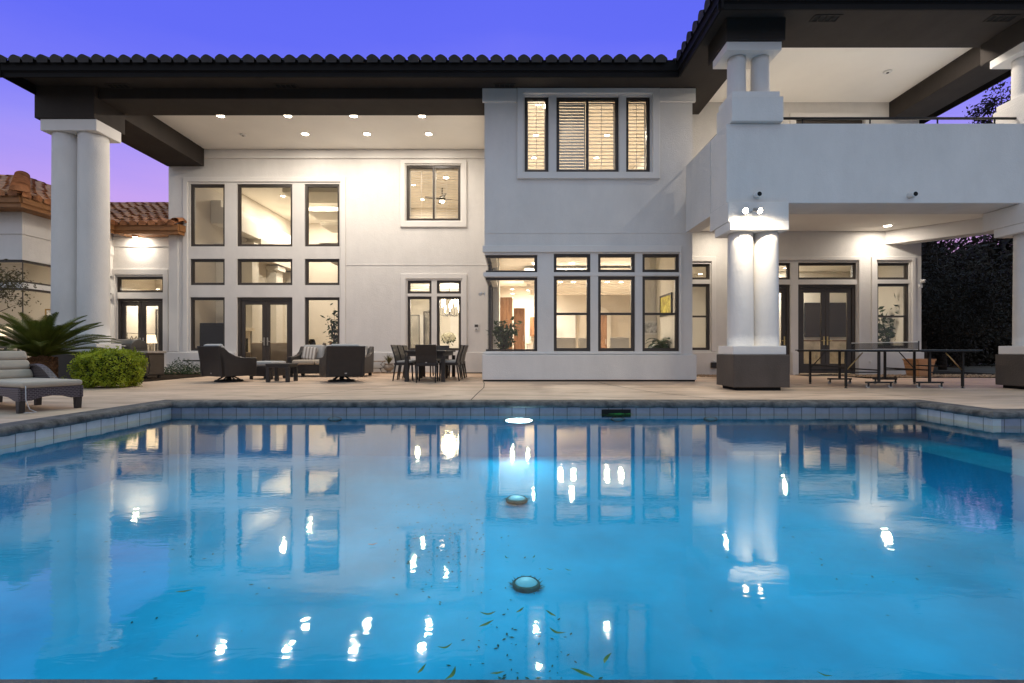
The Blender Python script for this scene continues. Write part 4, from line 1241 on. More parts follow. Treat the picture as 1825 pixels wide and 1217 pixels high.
for n, q, y_, sx, sy in ((170, 775, 965, 85, 70), (48, 930, 1160, 130, 70), (20, 880, 1050, 90, 80), (30, 1500, 1010, 300, 60), (24, 300, 1000, 200, 150)):
    for _ in range(n):
        a, b = random.gauss(q, sx * .6), min(1210, random.gauss(y_, sy * .6))
        if b < HY + 190: continue
        d = floor_hit(a, b)
        l = random.uniform(.006, .022); an = random.uniform(0, 3.14)
        x, y = px(a, d), d
        fz_ = floor_z(x, y) + .006
        if not (XL + .1 < x < XE - .1 and YN + .1 < y < 6.3): continue
        sb.add([(x - l * math.cos(an), y - l * math.sin(an), fz_), (x + l * .4 * math.sin(an), y - l * .4 * math.cos(an), fz_), (x + l * math.cos(an), y + l * math.sin(an), fz_), (x - l * .4 * math.sin(an), y + l * .4 * math.cos(an), fz_)], [(0, 1, 2, 3)])
tag(sb.build('leaf_debris', M['debris'], recalc=False), kind='stuff')

# ------------------------------------------------------------------ patio furniture
def cushion(w, d, h, bevel=.04):
    return MB().box(-w / 2, w / 2, -d / 2, d / 2, 0, h)


def swivel(label, loc, rz):
    o = thing('swivel_chair', label, 'lounge chair', loc, rz, 'wicker swivel chairs on the patio')
    b = MB().lathe([(.30, 0), (.31, .02), (.29, .045), (.10, .05)], 0, 0, 0, 32)
    b.build('swivel_base', M['blackmetal'], o)
    sp_ = MB().lathe([(.06, .05), (.05, .12)], 0, 0, 0, 12)
    for k in range(4):
        a = k * math.pi / 2 + .6
        sp_.tube([(.26 * math.cos(a), .26 * math.sin(a), .045), (.08 * math.cos(a), .08 * math.sin(a), .14)], .018, 6)
    sp_.build('spider', M['blackmetal'], o)
    MB().box(-.42, .42, -.40, .40, .14, .30).build('seat_frame', M['wicker'], o, bevel=.015)
    for s_ in (-1, 1):
        x0, x1 = (.34, .43) if s_ > 0 else (-.43, -.34)
        MB().prism([(-.42, .14), (.42, .14), (.43, .57), (.1, .575), (-.08, .61), (-.24, .70), (-.36, .81), (-.46, .83)], 'x', x0, x1).build('arm', M['wicker'], o, bevel=.02)
    bk = MB()
    vs = []
    for (y, z) in ((-.40, .14), (-.44, .5), (-.50, .84), (-.42, .84), (-.36, .5), (-.32, .16)):
        w = .43
        vs += [(-w, y, z), (w, y, z)]
    bk.add(vs, [(0, 1, 3, 2), (2, 3, 5, 4), (4, 5, 7, 6), (6, 7, 9, 8), (8, 9, 11, 10), (10, 11, 1, 0), (0, 2, 8, 10), (2, 4, 6, 8), (1, 11, 9, 3), (3, 9, 7, 5)])
    bk.build('backrest', M['wicker'], o, bevel=.012)
    MB().box(-.33, .33, -.31, .40, .30, .45).build('seat_cushion', M['greycushion'], o, bevel=.05, seg=4)
    m = Matrix.Translation((0, -.30, .46)) @ Matrix.Rotation(R(12), 4, 'X')
    MB().box(-.32, .32, -.05, .09, 0, .43, m).build('back_cushion', M['greycushion'], o, bevel=.05, seg=4)
    m = Matrix.Translation((.06, -.19, .5)) @ Matrix.Rotation(R(20), 4, 'X') @ Matrix.Rotation(R(6), 4, 'Y')
    MB().box(-.22, .22, -.05, .05, 0, .38, m).build('pillow', M['greycushion'], o, bevel=.045, seg=4)
    MB().box(-.025, .025, -.4105, -.4085, .2, .225).build('tag', M['steel2'], o)
    return o


swivel('dark wicker swivel chair in profile, left of the side table', (px(408, 11.45), 11.45, 0), R(-30))
swivel('dark wicker swivel chair with its back to the pool, right of the side table', (px(609, 11.45), 11.45, 0), R(32))
# side table
st_ = thing('side_table', 'low square dark side table between the two swivel chairs', 'table', (px(503, 11.45), 11.45, 0), R(2))
MB().panel(-.27, .27, -.27, .27, [], .385, .43, 'z').build('table_top', M['darkwood'], st_, bevel=.006, seg=1)
MB().panel(-.25, .25, -.25, .25, [(-.21, .21, -.21, .21)], .34, .383, 'z').build('apron', M['darkwood'], st_)
for a in (-1, 1):
    for b in (-1, 1):
        MB().box(a * .225 - .04, a * .225 + .04, b * .225 - .04, b * .225 + .04, 0, .339).build('leg', M['darkwood'], st_, bevel=.004, seg=1)
# ottoman
ot = thing('ottoman', 'wicker ottoman with pale cushion behind the side table', 'ottoman', (px(478, 12.5), 12.5, 0), R(-12))
MB().box(-.34, .34, -.3, .3, .08, .33).build('body', M['wicker'], ot, bevel=.015)
MB().box(-.33, .33, -.29, .29, .33, .46).build('cushion', M['greycushion'], ot, bevel=.05, seg=4)
for a in (-1, 1):
    for b in (-1, 1): MB().box(a * .29 - .03, a * .29 + .03, b * .25 - .03, b * .25 + .03, 0, .079).build('foot', M['darkwood'], ot)
# sofa
so = thing('patio_sofa', 'dark wicker sofa with pale grey cushions against the window wall', 'sofa', (-5.13, 13.75, 0), 0)
MB().box(-.94, .94, -.44, .36, .09, .34).build('base', M['wicker'], so, bevel=.015)
for s_ in (-1, 1):
    x0, x1 = (.95, 1.07) if s_ > 0 else (-1.07, -.95)
    MB().prism([(-.46, .09), (.40, .09), (.47, .84), (.38, .85), (.28, .72), (.12, .62), (-.1, .57), (-.46, .56)], 'x', x0, x1).build('arm', M['wicker'], so, bevel=.02)
MB().prism([(.37, .09), (.46, .09), (.53, .80), (.45, .80)], 'x', -.94, .94).build('backrest', M['wicker'], so, bevel=.015)
for k in (-1, 0, 1):
    MB().box(k * .63 - .31, k * .63 + .31, -.47, .3, .34, .47).build('seat_cushion', M['cushion'] if k else M['cushion'], so, bevel=.05, seg=4)
    m = Matrix.Translation((k * .63, .26, .47)) @ Matrix.Rotation(R(-10), 4, 'X')
    MB().box(-.30, .30, -.07, .09, 0, .43, m).build('back_cushion', M['greycushion'], so, bevel=.06, seg=4)
for x, r_, tl in ((-.72, 6, 'left'), (.02, -8, 'mid'), (.78, -14, 'right')):
    m = Matrix.Translation((x, .08, .47)) @ Matrix.Rotation(R(-20), 4, 'X') @ Matrix.Rotation(R(r_), 4, 'Y')
    MB().box(-.21, .21, -.05, .06, 0, .38, m).build('pillow', M['stripe'], so, bevel=.05, seg=4)
for a in (-1, 1):
    for b in (-.4, .36): MB().box(a * .98 - .04, a * .98 + .04, b - .04, b + .04, 0, .089).build('foot', M['darkwood'], so)

# dining set
dt = thing('dining_table', 'dark outdoor dining table ringed by wicker chairs under the window pair', 'table', (-2.06, 12.45, 0))
MB().box(-.48, .48, -1.08, 1.08, .69, .735).build('table_top', M['darkwood'], dt, bevel=.006)
MB().panel(-.42, .42, -1.02, 1.02, [(-.38, .38, -.98, .98)], .60, .689, 'z').build('apron', M['darkwood'], dt)
for a in (-1, 1):
    for b in (-1, 1): MB().box(a * .43 - .045, a * .43 + .045, b * 1.03 - .045, b * 1.03 + .045, 0, .599).build('leg', M['darkwood'], dt, bevel=.006)


def dchair(label, loc, rz):
    o = thing('dining_chair', label, 'chair', loc, rz, 'wicker chairs around the outdoor dining table')
    MB().box(-.24, .24, -.22, .24, .38, .44).build('seat', M['wicker'], o, bevel=.012)
    MB().box(-.22, .22, -.18, .235, .44, .485).build('seat_cushion', M['greycushion'], o, bevel=.02, seg=3)
    b = MB()
    vs = []
    for (y, z) in ((-.19, .40), (-.23, .62), (-.31, .87), (-.275, .875), (-.195, .62), (-.15, .42)):
        vs += [(-.24, y, z), (.24, y, z)]
    b.add(vs, [(0, 1, 3, 2), (2, 3, 5, 4), (4, 5, 7, 6), (6, 7, 9, 8), (8, 9, 11, 10), (10, 11, 1, 0), (0, 2, 8, 10), (2, 4, 6, 8), (1, 11, 9, 3), (3, 9, 7, 5)])
    b.build('backrest', M['wicker'], o, bevel=.01)
    for sx in (-1, 1):
        MB().tube([(sx * .215, .21, .38), (sx * .215, .225, 0)], [.024, .016], 8).build('leg', M['wicker'], o)
        MB().tube([(sx * .215, -.19, .40), (sx * .215, -.25, 0)], [.024, .016], 8).build('leg', M['wicker'], o)
    MB().box(-.02, .02, -.225, -.2195, .45, .47).build('tag', M['steel2'], o)
    return o
c0 = dchair('dining chair at the pool end of the outdoor table, back towards the pool', (-1.98, 11.28, 0), R(3))
for loc, rz, lab in (((-2.05, 13.62, 0), R(180), 'dining chair at the house end of the outdoor table'),
                     ((-2.62, 11.85, 0), R(-90), 'left side dining chair nearest the pool'), ((-2.62, 12.45, 0), R(-90), 'middle dining chair on the left side of the outdoor table'), ((-2.62, 13.05, 0), R(-90), 'left side dining chair nearest the house'),
                     ((-1.52, 11.85, 0), R(90), 'right side dining chair nearest the pool'), ((-1.50, 12.45, 0), R(90), 'middle dining chair on the right side of the outdoor table'), ((-1.50, 13.05, 0), R(90), 'right side dining chair nearest the house')):
    dup(c0, loc, rz, lab)


# plants -----------------------------------------------------------------------
def leafquads(mb, pts, size, flat=.0, aspect=.5, rnd=.5):
    for p in pts:
        d = Vector((random.gauss(0, 1), random.gauss(0, 1), random.gauss(0, 1) * (1 - flat))).normalized()
        e = d.cross(Vector((random.gauss(0, 1), random.gauss(0, 1), random.gauss(0, 1)))).normalized()
        l = size * random.uniform(1 - rnd, 1 + rnd); w = l * aspect
        p = Vector(p)
        mb.add([p - d * l * .5, p + e * w * .5, p + d * l * .5, p - e * w * .5], [(0, 1, 2, 3)])


def blades(n, h, spread, w=.012):
    mb = MB()
    for _ in range(n):
        a = random.uniform(0, 6.28); l = h * random.uniform(.6, 1.1); s_ = spread * random.uniform(.2, 1)
        pr = None
        for k in range(5):
            q = k / 4
            c = Vector((math.cos(a) * s_ * q ** 1.5, math.sin(a) * s_ * q ** 1.5, l * (q - .28 * q * q * s_ / spread)))
            n_ = Vector((-math.sin(a), math.cos(a), 0)) * w * (1 - q * .9)
            if pr: mb.add([pr[0], pr[1], c + n_, c - n_], [(0, 1, 2, 3)])
            pr = (c - n_, c + n_)
    return mb


urn = thing('urn_planter', 'small stone urn with spiky grass between sofa and dining table', 'planter', (px(693, 15.45), 15.45, 0))
MB().lathe([(.10, 0), (.10, .03), (.06, .05), (.07, .07), (.15, .13), (.17, .2), (.15, .25), (.12, .27), (.16, .3), (.16, .31), (.10, .30)], 0, 0, 0, 28).build('pot', M['stone'], urn)
blades(90, .38, .36).build('grass_tuft', M['grasses'], urn, loc=(0, 0, .28), recalc=False)


def bench(label, loc, w, h=.42):
    o = thing('garden_bench', label, 'bench', loc)
    MB().box(-w / 2, w / 2, -.16, .16, h - .04, h).build('seat', M['stone'] if 'stone' in label else M['blackmetal'], o, bevel=.008)
    for s_ in (-1, 1):
        MB().tube([(s_ * (w / 2 - .05), 0, h - .04), (s_ * (w / 2 - .12), 0, h * .72), (s_ * (w / 2 - .02), 0, h * .45), (s_ * (w / 2 - .14), 0, .14), (s_ * (w / 2 - .06), 0, 0)], .022, 8).build('leg', M['stone'] if 'stone' in label else M['blackmetal'], o)
    MB().tube([(-w / 2 + .08, 0, .16), (w / 2 - .08, 0, .16)], .012, 6).build('stretcher', M['stone'] if 'stone' in label else M['blackmetal'], o)
    return o
bench('slim dark metal bench under the left tall window', (px(366, 15.4), 15.4, 0), 1.25)
bench('pale stone bench peeping out right of the sofa', (px(660, 15.4), 15.4, 0), .9, .40)

# boxwood
bxw = thing('boxwood_bush', 'bright green clipped boxwood bush left of the grill', 'bush', (px(197, 9.75), 9.75, 0))
def boxpt(k=1.0):
    u, v = random.uniform(0, 2 * math.pi), math.acos(random.uniform(-.75, 1))
    d = Vector((math.sin(v) * math.cos(u), math.sin(v) * math.sin(u), math.cos(v)))
    e = 3.4
    f = (abs(d.x / .51) ** e + abs(d.y / .46) ** e + abs(d.z / .37) ** e) ** (-1 / e)
    bump_ = 1 + .05 * math.sin(7 * d.x + 3 * d.z) + .05 * math.sin(9 * d.y + 5 * d.z + 1) + .03 * math.sin(17 * d.x - 11 * d.z + 2)
    return d * f * k * bump_ + Vector((0, 0, .37))
fo = MB()
leafquads(fo, [boxpt(random.uniform(.86, 1.04)) for _ in range(15000)], .034, 0, .62)
for _ in range(60):      # stray new shoots break the clipped outline
    b0 = boxpt(1.0); dv = (b0 - Vector((0, 0, .2))).normalized(); ln = random.uniform(.03, .10)
    leafquads(fo, [b0 + dv * ln * random.random() + Vector((random.gauss(0, .012), random.gauss(0, .012), random.gauss(0, .012))) for _ in range(14)], .032, 0, .6)
fo.build('foliage', M['boxwood'], bxw, recalc=False)
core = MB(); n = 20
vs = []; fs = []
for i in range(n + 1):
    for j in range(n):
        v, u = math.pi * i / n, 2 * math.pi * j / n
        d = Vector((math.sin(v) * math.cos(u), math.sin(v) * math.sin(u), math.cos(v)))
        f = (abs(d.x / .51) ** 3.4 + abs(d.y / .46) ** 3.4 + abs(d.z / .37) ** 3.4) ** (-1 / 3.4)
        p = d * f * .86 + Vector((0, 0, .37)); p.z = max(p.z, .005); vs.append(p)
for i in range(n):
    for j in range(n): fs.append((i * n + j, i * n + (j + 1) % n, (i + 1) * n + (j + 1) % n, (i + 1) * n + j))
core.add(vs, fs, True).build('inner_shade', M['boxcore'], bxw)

# sago palm
sg = thing('sago_palm', 'sago palm with spreading dark fronds and shaggy trunk behind the lounger', 'palm', (px(74, 9.9), 9.9, 0))
tk = MB().lathe([(.19, 0), (.22, .15), (.24, .35), (.23, .52), (.15, .62), (.05, .66)], 0, 0, 0, 28)
for _ in range(520):
    a = random.uniform(0, 6.28); z = random.uniform(.04, .58); r_ = .225
    c, s_ = math.cos(a), math.sin(a)
    tk.add([(c * r_ - s_ * .02, s_ * r_ + c * .02, z - .02), (c * (r_ + .035), s_ * (r_ + .035), z + .035), (c * r_ + s_ * .02, s_ * r_ - c * .02, z - .02), (c * (r_ - .03), s_ * (r_ - .03), z + .03)], [(0, 1, 2), (0, 3, 1), (2, 1, 3)])
tk.build('trunk', M['palmtrunk'], sg)
cr_ = MB()
def frond(az, el, ln, droop):
    pts = []; p = Vector((0, 0, .60)); a = el; st = ln / 24
    hz = Vector((math.cos(az), math.sin(az), 0))
    for i in range(25):
        pts.append(p.copy())
        p = p + (hz * math.cos(a) + Vector((0, 0, math.sin(a)))) * st
        a -= droop / 24 * (.5 + i / 20)
    cr_.tube(pts, [.014 * (1 - i / 26) + .002 for i in range(25)], 5)
    sd = Vector((-math.sin(az), math.cos(az), 0))
    for i in range(2, 24):
        for h in (0, .33, .66):
            c = pts[i].lerp(pts[min(24, i + 1)], h); q = (i + h) / 24
            d = (pts[min(24, i + 1)] - pts[i - 1]).normalized(); up_ = sd.cross(d)
            if up_.z < 0: up_ = -up_
            l = .20 * (math.sin(math.pi * min(1, q * .93 + .06)) ** .55) * random.uniform(.88, 1.08)
            for s_ in (-1, 1):
                t_ = (sd * s_ * .80 + d * .55 + up_ * .33).normalized()
                tip = c + t_ * l - Vector((0, 0, .012)); w = d * .007
                md_ = c + t_ * l * .5 + up_ * .006
                cr_.add([c - w, c + w, md_ + w * .9, tip, md_ - w * .9], [(0, 1, 2, 4), (4, 2, 3)])
for k in range(58):
    az = k * 2.39996 + random.uniform(-.2, .2)
    q = k / 58
    frond(az, R(78 - 62 * q ** .8 + random.uniform(-6, 6)), random.uniform(1.15, 1.45) * (.8 + .25 * q), R(random.uniform(18, 44) + 14 * q))
cr_.build('crown', M['palm'], sg, recalc=False)


def shrub(name, label, loc, rx, ry, h, n, m, size, cat='shrub'):
    o = thing(name, label, cat, loc)
    mb = MB(); pts = []
    for _ in range(n):
        u, r_ = random.uniform(0, 6.28), random.random() ** .5
        z = h * random.random() * (1 - .7 * r_ * r_) * (1 + .25 * math.sin(u * 3))
        pts.append((rx * r_ * math.cos(u), ry * r_ * math.sin(u), z + .02))
    leafquads(mb, pts, size, .2, .45)
    for k in range(7):
        u = random.uniform(0, 6.28); mb.tube([(0, 0, 0), (rx * .6 * math.cos(u), ry * .6 * math.sin(u), h * .5)], [.012, .005], 5)
    mb.build('foliage', m, o, recalc=False)
    return o
shrub('low_shrub', 'low dark green shrub by the wall between grill and metal bench', (px(322, 14.6), 14.6, 0), .62, .4, .42, 1600, M['indoorleaf'], .05)
shrub('low_shrub', 'small yellowish tuft between palm trunk and boxwood', (px(118, 9.5), 9.5, 0), .3, .25, .22, 500, M['boxwood'], .035)


def tree(name, label, loc, h, r, n, m, lsize, trunk_r, zc=None, clumps=16, squash=.8, lean=(0, 0), asp=.45, cs=1.0):
    o = thing(name, label, 'tree', loc)
    tr_ = MB()
    zc = zc or h * .62
    top = Vector((lean[0] * .6, lean[1] * .6, zc))
    tr_.tube([(0, 0, -.05), (lean[0] * .2, lean[1] * .2, zc * .35), (lean[0] * .45, lean[1] * .45, zc * .7), top], [trunk_r, trunk_r * .8, trunk_r * .6, trunk_r * .35], 10)
    cl = []
    for k in range(clumps):
        d = Vector((random.gauss(0, 1), random.gauss(0, 1), random.gauss(0, .9))).normalized() * random.uniform(.35, 1)
        c = Vector((lean[0], lean[1], zc)) + Vector((d.x * r, d.y * r, d.z * (h - zc) * squash))
        cl.append(c)
        b0 = Vector((lean[0] * .3, lean[1] * .3, zc * random.uniform(.45, .95)))
        tr_.tube([b0, b0.lerp(c, .5) + Vector((0, 0, .1 * r)), c], [trunk_r * .32, trunk_r * .18, trunk_r * .05], 6)
    tr_.build('trunk', M['bark'], o)
    mb = MB(); pts = []
    for c in cl:
        cr3 = r * random.uniform(.28, .5) * cs
        for _ in range(n // clumps):
            pts.append(c + Vector((random.gauss(0, .5), random.gauss(0, .5), random.gauss(0, .42))) * cr3)
    leafquads(mb, [p for p in pts if p[2] > .15], lsize, 0, asp)
    mb.build('crown', m, o, recalc=False)
    return o
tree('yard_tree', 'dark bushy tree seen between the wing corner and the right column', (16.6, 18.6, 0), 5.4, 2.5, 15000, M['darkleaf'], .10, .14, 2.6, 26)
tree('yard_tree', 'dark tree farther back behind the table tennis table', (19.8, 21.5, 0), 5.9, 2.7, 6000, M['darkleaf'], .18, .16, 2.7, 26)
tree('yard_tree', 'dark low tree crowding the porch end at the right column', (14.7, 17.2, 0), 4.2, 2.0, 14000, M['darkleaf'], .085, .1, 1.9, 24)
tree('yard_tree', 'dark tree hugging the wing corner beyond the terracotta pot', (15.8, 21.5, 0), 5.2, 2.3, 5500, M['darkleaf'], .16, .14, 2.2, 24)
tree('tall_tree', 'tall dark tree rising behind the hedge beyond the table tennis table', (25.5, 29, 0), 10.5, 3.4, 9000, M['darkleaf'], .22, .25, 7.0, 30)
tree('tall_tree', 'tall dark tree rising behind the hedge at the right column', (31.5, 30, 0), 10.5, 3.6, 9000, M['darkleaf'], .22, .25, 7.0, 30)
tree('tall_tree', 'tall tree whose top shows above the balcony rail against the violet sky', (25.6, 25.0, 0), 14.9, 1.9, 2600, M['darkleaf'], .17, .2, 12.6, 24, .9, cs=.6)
tree('sparse_tree', 'thin tree with sparse olive leaves reaching in at the left edge', (-11.5, 10.3, 0), 3.1, 1.0, 1500, M['olive'], .06, .05, 2.15, 30, .6, (.35, -.1), .42, .5)
hg = MB()
pts = []
while len(pts) < 36000:
    x = random.uniform(12.6, 30); y = random.uniform(22.5, 24.5); z = 6.6 * random.random() + .1
    if z < 5.0 + .8 * math.sin(x * 1.7) + .5 * math.sin(x * 4.3 + 1) + .3 * math.sin(x * 11) + random.gauss(0, .22): pts.append((x, y, z))
leafquads(hg, pts, .32, 0, .65)
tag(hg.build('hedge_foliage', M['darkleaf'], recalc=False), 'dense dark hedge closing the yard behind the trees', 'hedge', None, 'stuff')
yw = thing('yard_wall', 'dark boundary wall hidden behind the trees right of the house', 'wall', (22, 26, 0))
MB().panel(-9, 12, 0, 2.9, [], 0, .2, 'y').build('wall_face', M['pedestal'], yw)
MB().box(-9, 12, -.03, .23, 2.902, 2.98).build('coping', M['pedestal'], yw)

# lounger ------------------------------------------------------------------------
lg = thing('sun_lounger', 'woven brown sun lounger with folded pale cushion at the left pool edge', 'sun lounger', (-5.74, 6.03, 0), math.atan2(.36, -.93))
arch = [(0, .30), (0, .145), (.10, .145), (.22, .185), (.42, .20), (1.5, .20), (1.74, .185), (1.88, .145), (1.98, .145), (1.98, .30)]
for s_ in (-1, 1):
    MB().prism([(a, b) for a, b in arch], 'y', s_ * .31 - .015, s_ * .31 + .015).build('side_panel', M['wicker2'], lg, bevel=.008)
ea = [(-.294, .30), (-.294, .145), (-.20, .145), (-.10, .18), (0, .19), (.10, .18), (.20, .145), (.294, .145), (.294, .30)]
for xx in (0.0, 1.95): MB().prism(ea, 'x', xx, xx + .03).build('end_panel', M['wicker2'], lg, bevel=.008)
MB().box(.03, 1.95, -.294, .294, .27, .295).build('deck_slats', M['wicker2'], lg)
for xx in (.05, 1.93, .95):
    for s_ in (-1, 1):
        MB().prism([(xx - .04, .15), (xx + .04, .15), (xx + .025, 0), (xx - .025, 0)], 'y', s_ * .285 - .03, s_ * .285 + .03).build('leg', M['darkwood'], lg)
MB().box(-.03, 1.16, -.31, .31, .298, .375).build('seat_cushion', M['cushion'], lg, bevel=.036, seg=4)
th = R(60)
for k in range(3):
    m = Matrix.Translation((1.16 + k * .145 * math.cos(th), 0, .33 + k * .145 * math.sin(th))) @ Matrix.Rotation(-th, 4, 'Y')
    MB().box(0, .142, -.31, .31, 0, .11, m).build('back_cushion', M['cushion'], lg, bevel=.04, seg=4)
m = Matrix.Translation((1.18, 0, .295)) @ Matrix.Rotation(-th, 4, 'Y')
MB().box(0, .48, -.30, .30, -.035, -.002, m).build('backrest', M['wicker2'], lg, bevel=.008)
for s_ in (-1, 1):
    pts = [(.62 + .62 * k / 10, .33 * s_, .30 + .235 * math.sin(math.pi * (k / 10) * .62 + .05)) for k in range(11)]
    ar = MB(); vs = []
    for p in pts:
        for dy, dz in ((-.04, .0), (.04, 0), (.04, .03), (-.04, .03)): vs.append((p[0], p[1] + dy, p[2] + dz))
    ar.add(vs, [(4 * i + j, 4 * i + (j + 1) % 4, 4 * i + 4 + (j + 1) % 4, 4 * i + 4 + j) for i in range(10) for j in range(4)] + [(3, 2, 1, 0), (40, 41, 42, 43)])
    ar.prism([(p[0], p[2]) for p in pts] + [(pts[-1][0], .29), (pts[0][0], .29)], 'y', .33 * s_ - .02, .33 * s_ + .02)
    ar.build('arm', M['wicker2'], lg)
MB().tube([(-.035, .275, .33), (-.04, .275, .16), (-.06, .25, .05), (-.10, .20, .012), (-.13, .26, .012), (-.08, .31, .012), (-.05, .26, .012)], .0045, 6).build('tie_cord', M['rope'], lg)

# grill -------------------------------------------------------------------------
gr = thing('barbecue_grill', 'brown barbecue grill with grey lid behind the boxwood bush', 'grill', (px(243, 12.6), 12.6, 0), R(-6))
MB().box(-.72, .55, -.28, .28, .08, .66).build('cabinet', M['grillside'], gr, bevel=.015)
MB().prism([(-.28, .66), (.28, .66), (.26, .76), (-.26, .76)], 'x', -.70, .08).build('firebox', M['steel'], gr, bevel=.01)
MB().prism([(-.26, .763), (.27, .763), (.26, .88), (.18, .98), (.02, 1.03), (-.14, .99), (-.24, .9)], 'x', -.70, .08).build('lid', M['steel'], gr, bevel=.02, seg=3)
MB().tube([(-.60, -.28, .84), (-.60, -.32, .85), (-.02, -.32, .85), (-.02, -.28, .84)], .014, 8).build('lid_handle', M['steel2'], gr)
MB().box(.09, .60, -.29, .29, .662, .72).build('side_shelf', M['steel2'], gr, bevel=.01)
for q in (-.62, .46):
    for b in (-.2, .2): MB().tube([(q - .015, b, .04), (q + .015, b, .04)], .038, 14).build('wheel', M['blackplastic'], gr)
MB().prism([(-.24, .12), (.24, .12), (.18, .36), (.24, .62), (-.24, .62), (-.18, .36)], 'x', .552, .57).build('end_panel', M['grillside'], gr)

# table tennis ------------------------------------------------------------------------
tt = thing('tennis_table', 'folding table tennis table with net under the right porch', 'table', (7.73, 10.08, 0))
for s_ in (-1, 1):
    a, b = (.006, 1.37) if s_ > 0 else (-1.37, -.006)
    tp = MB().box(a, b, -.7625, .7625, .735, .757).build('table_top', M['tabletop'], tt, bevel=.003, seg=1)
    MB().panel(a + .001, b - .001, -.7615, .7615, [(a + .02, b - .02, -.74, -.004), (a + .02, b - .02, .004, .74)], .757, .7578, 'z').build('white_line', M['whiteline'], tp)
    MB().panel(a + .03, b - .03, -.73, .73, [(a + .06, b - .06, -.7, .7)], .715, .734, 'z').build('apron', M['blackmetal'], tt)
    for sy in (-1, 1):
        MB().box(s_ * 1.15 - .018, s_ * 1.15 + .018, sy * .57 - .018, sy * .57 + .018, .03, .714).build('leg', M['blackmetal'], tt)
        MB().lathe([(.03, 0), (.03, .012), (.012, .016), (.012, .032)], s_ * 1.15, sy * .57, 0, 14).build('foot', M['blackplastic'], tt)
        lg2 = MB().box(s_ * .50 - .019, s_ * .50 + .019, sy * .57 - .018, sy * .57 + .018, .13, .714).build('leg', M['blackmetal'], tt)
        MB().box(s_ * .50 - .26, s_ * .50 + .26, sy * .57 - .02, sy * .57 + .02, .095, .129).build('castor_bar', M['blackmetal'], tt)
        for cxx in (-.22, .22):
            w = MB().tube([(s_ * .5 + cxx, sy * .57 - .014, .036), (s_ * .5 + cxx, sy * .57 + .014, .036)], .036, 16).build('castor', M['greycushion'], tt)
            MB().box(s_ * .5 + cxx - .018, s_ * .5 + cxx + .018, sy * .57 - .022, sy * .57 - .016, .03, .096).build('castor_fork', M['blackmetal'], w)
        MB().tube([(s_ * 1.13, sy * .57, .36), (s_ * .82, sy * .57, .70)], .011, 6).build('brace', M['brass'] if sy < 0 else M['blackmetal'], tt)
        MB().box(min(s_ * .53, s_ * 1.13), max(s_ * .53, s_ * 1.13), sy * .57 - .012, sy * .57 + .012, .30, .325).build('side_rail', M['blackmetal'], tt)
    for xx, zz in ((1.15, .40), (.50, .34)):
        MB().box(s_ * xx - .014, s_ * xx + .014, -.545, .545, zz, zz + .028).build('cross_rail', M['blackmetal'], tt)
nt_ = MB().box(-.0012, .0012, -.90, .90, .765, .900).build('net', M['net'], tt)
MB().box(-.006, .006, -.90, .90, .9, .915).build('net_tape', M['whiteline'], nt_)
for sy in (-1, 1):
    pp = MB().tube([(0, sy * .78, .745), (0, sy * .91, .75), (0, sy * .91, .925)], .012, 8)
    pp.box(-.03, .03, sy * .78 - .05, sy * .78 + .03, .715, .733)
    pp.build('net_post', M['blackmetal'], tt)

# pot, mats, wall fittings ---------------------------------------------------------
tp_ = thing('terracotta_planter', 'square ribbed terracotta planter behind the table tennis table', 'planter', (px(1649, 13.2), 13.4, 0), R(4))
ps = MB(); vs = []
for w, z in ((.19, 0), (.245, .46), (.26, .46), (.26, .50), (.225, .50), (.22, .43)):
    vs += [(-w, -w, z), (w, -w, z), (w, w, z), (-w, w, z)]
ps.add(vs, [(4 * i + j, 4 * i + (j + 1) % 4, 4 * i + 4 + (j + 1) % 4, 4 * i + 4 + j) for i in range(5) for j in range(4)] + [(3, 2, 1, 0), (20, 21, 22, 23)])
ps.build('pot', M['terracotta'], tp_, bevel=.008)
MB().box(-.212, .212, -.212, .212, .44, .455).build('soil', M['mulch'], tp_)
dm = MB().box(-.35, .35, -.22, .22, .004, .018)
tag(dm.build('door_mat', M['mat'], loc=(px(846, 15.5), 15.45, 0), bevel=.004), 'dark door mat on the deck beside the bay', 'mat')
dm2 = MB().box(-.75, .75, -.3, .3, .004, .018)
tag(dm2.build('door_mat', M['mat'], loc=(px(1476, 13.9), 13.95, 0), bevel=.004), 'dark door mat before the double patio doors', 'mat')
ic = thing('wall_intercom', 'small white intercom box on the wall right of the dining windows', 'intercom', (px(849, MAIN), MAIN, pz(583, MAIN)))
MB().box(-.075, .075, -.03, 0, -.11, .11).build('case', M['plastic'], ic, bevel=.006)
MB().box(-.055, .055, -.034, -.0305, .0, .085).build('speaker_grille', M['steel'], ic)
MB().box(-.03, .03, -.036, -.0305, -.08, -.05).build('button', M['steel'], ic)
for q, lab in ((1347, 'white drain spout on the balcony face, over the floodlight'), (1621, 'white drain spout on the balcony face, over the table tennis table')):
    o = thing('drain_spout', lab, 'drain spout', (px(q, BF), BF, pz(349, BF)), 0, 'white drain spouts on the balcony wall')
    MB().tube([(0, .02, 0), (-.0, -.14, -.005)], .055, 18).build('pipe', M['plastic'], o)
    MB().tube([(0, -.139, -.005), (0, -.143, -.005)], .042, 18).build('pipe_mouth', M['void'], o)
sc = thing('security_camera', 'white dome security camera at the right end of the wing wall', 'camera', (px(1636, RW), RW - .051, pz(504, RW)))
MB().box(-.05, .05, -.06, .0, -.16, -.06).build('mount', M['plastic'], sc, bevel=.008)
MB().tube([(0, -.03, -.08), (0, -.08, -.02), (0, -.1, .02)], .02, 8).build('bracket', M['plastic'], sc)
MB().lathe([(.01, -.06), (.06, -.045), (.075, .0), (.06, .04), (.01, .055)], 0, -.12, .03, 18).build('dome', M['plastic'], sc)
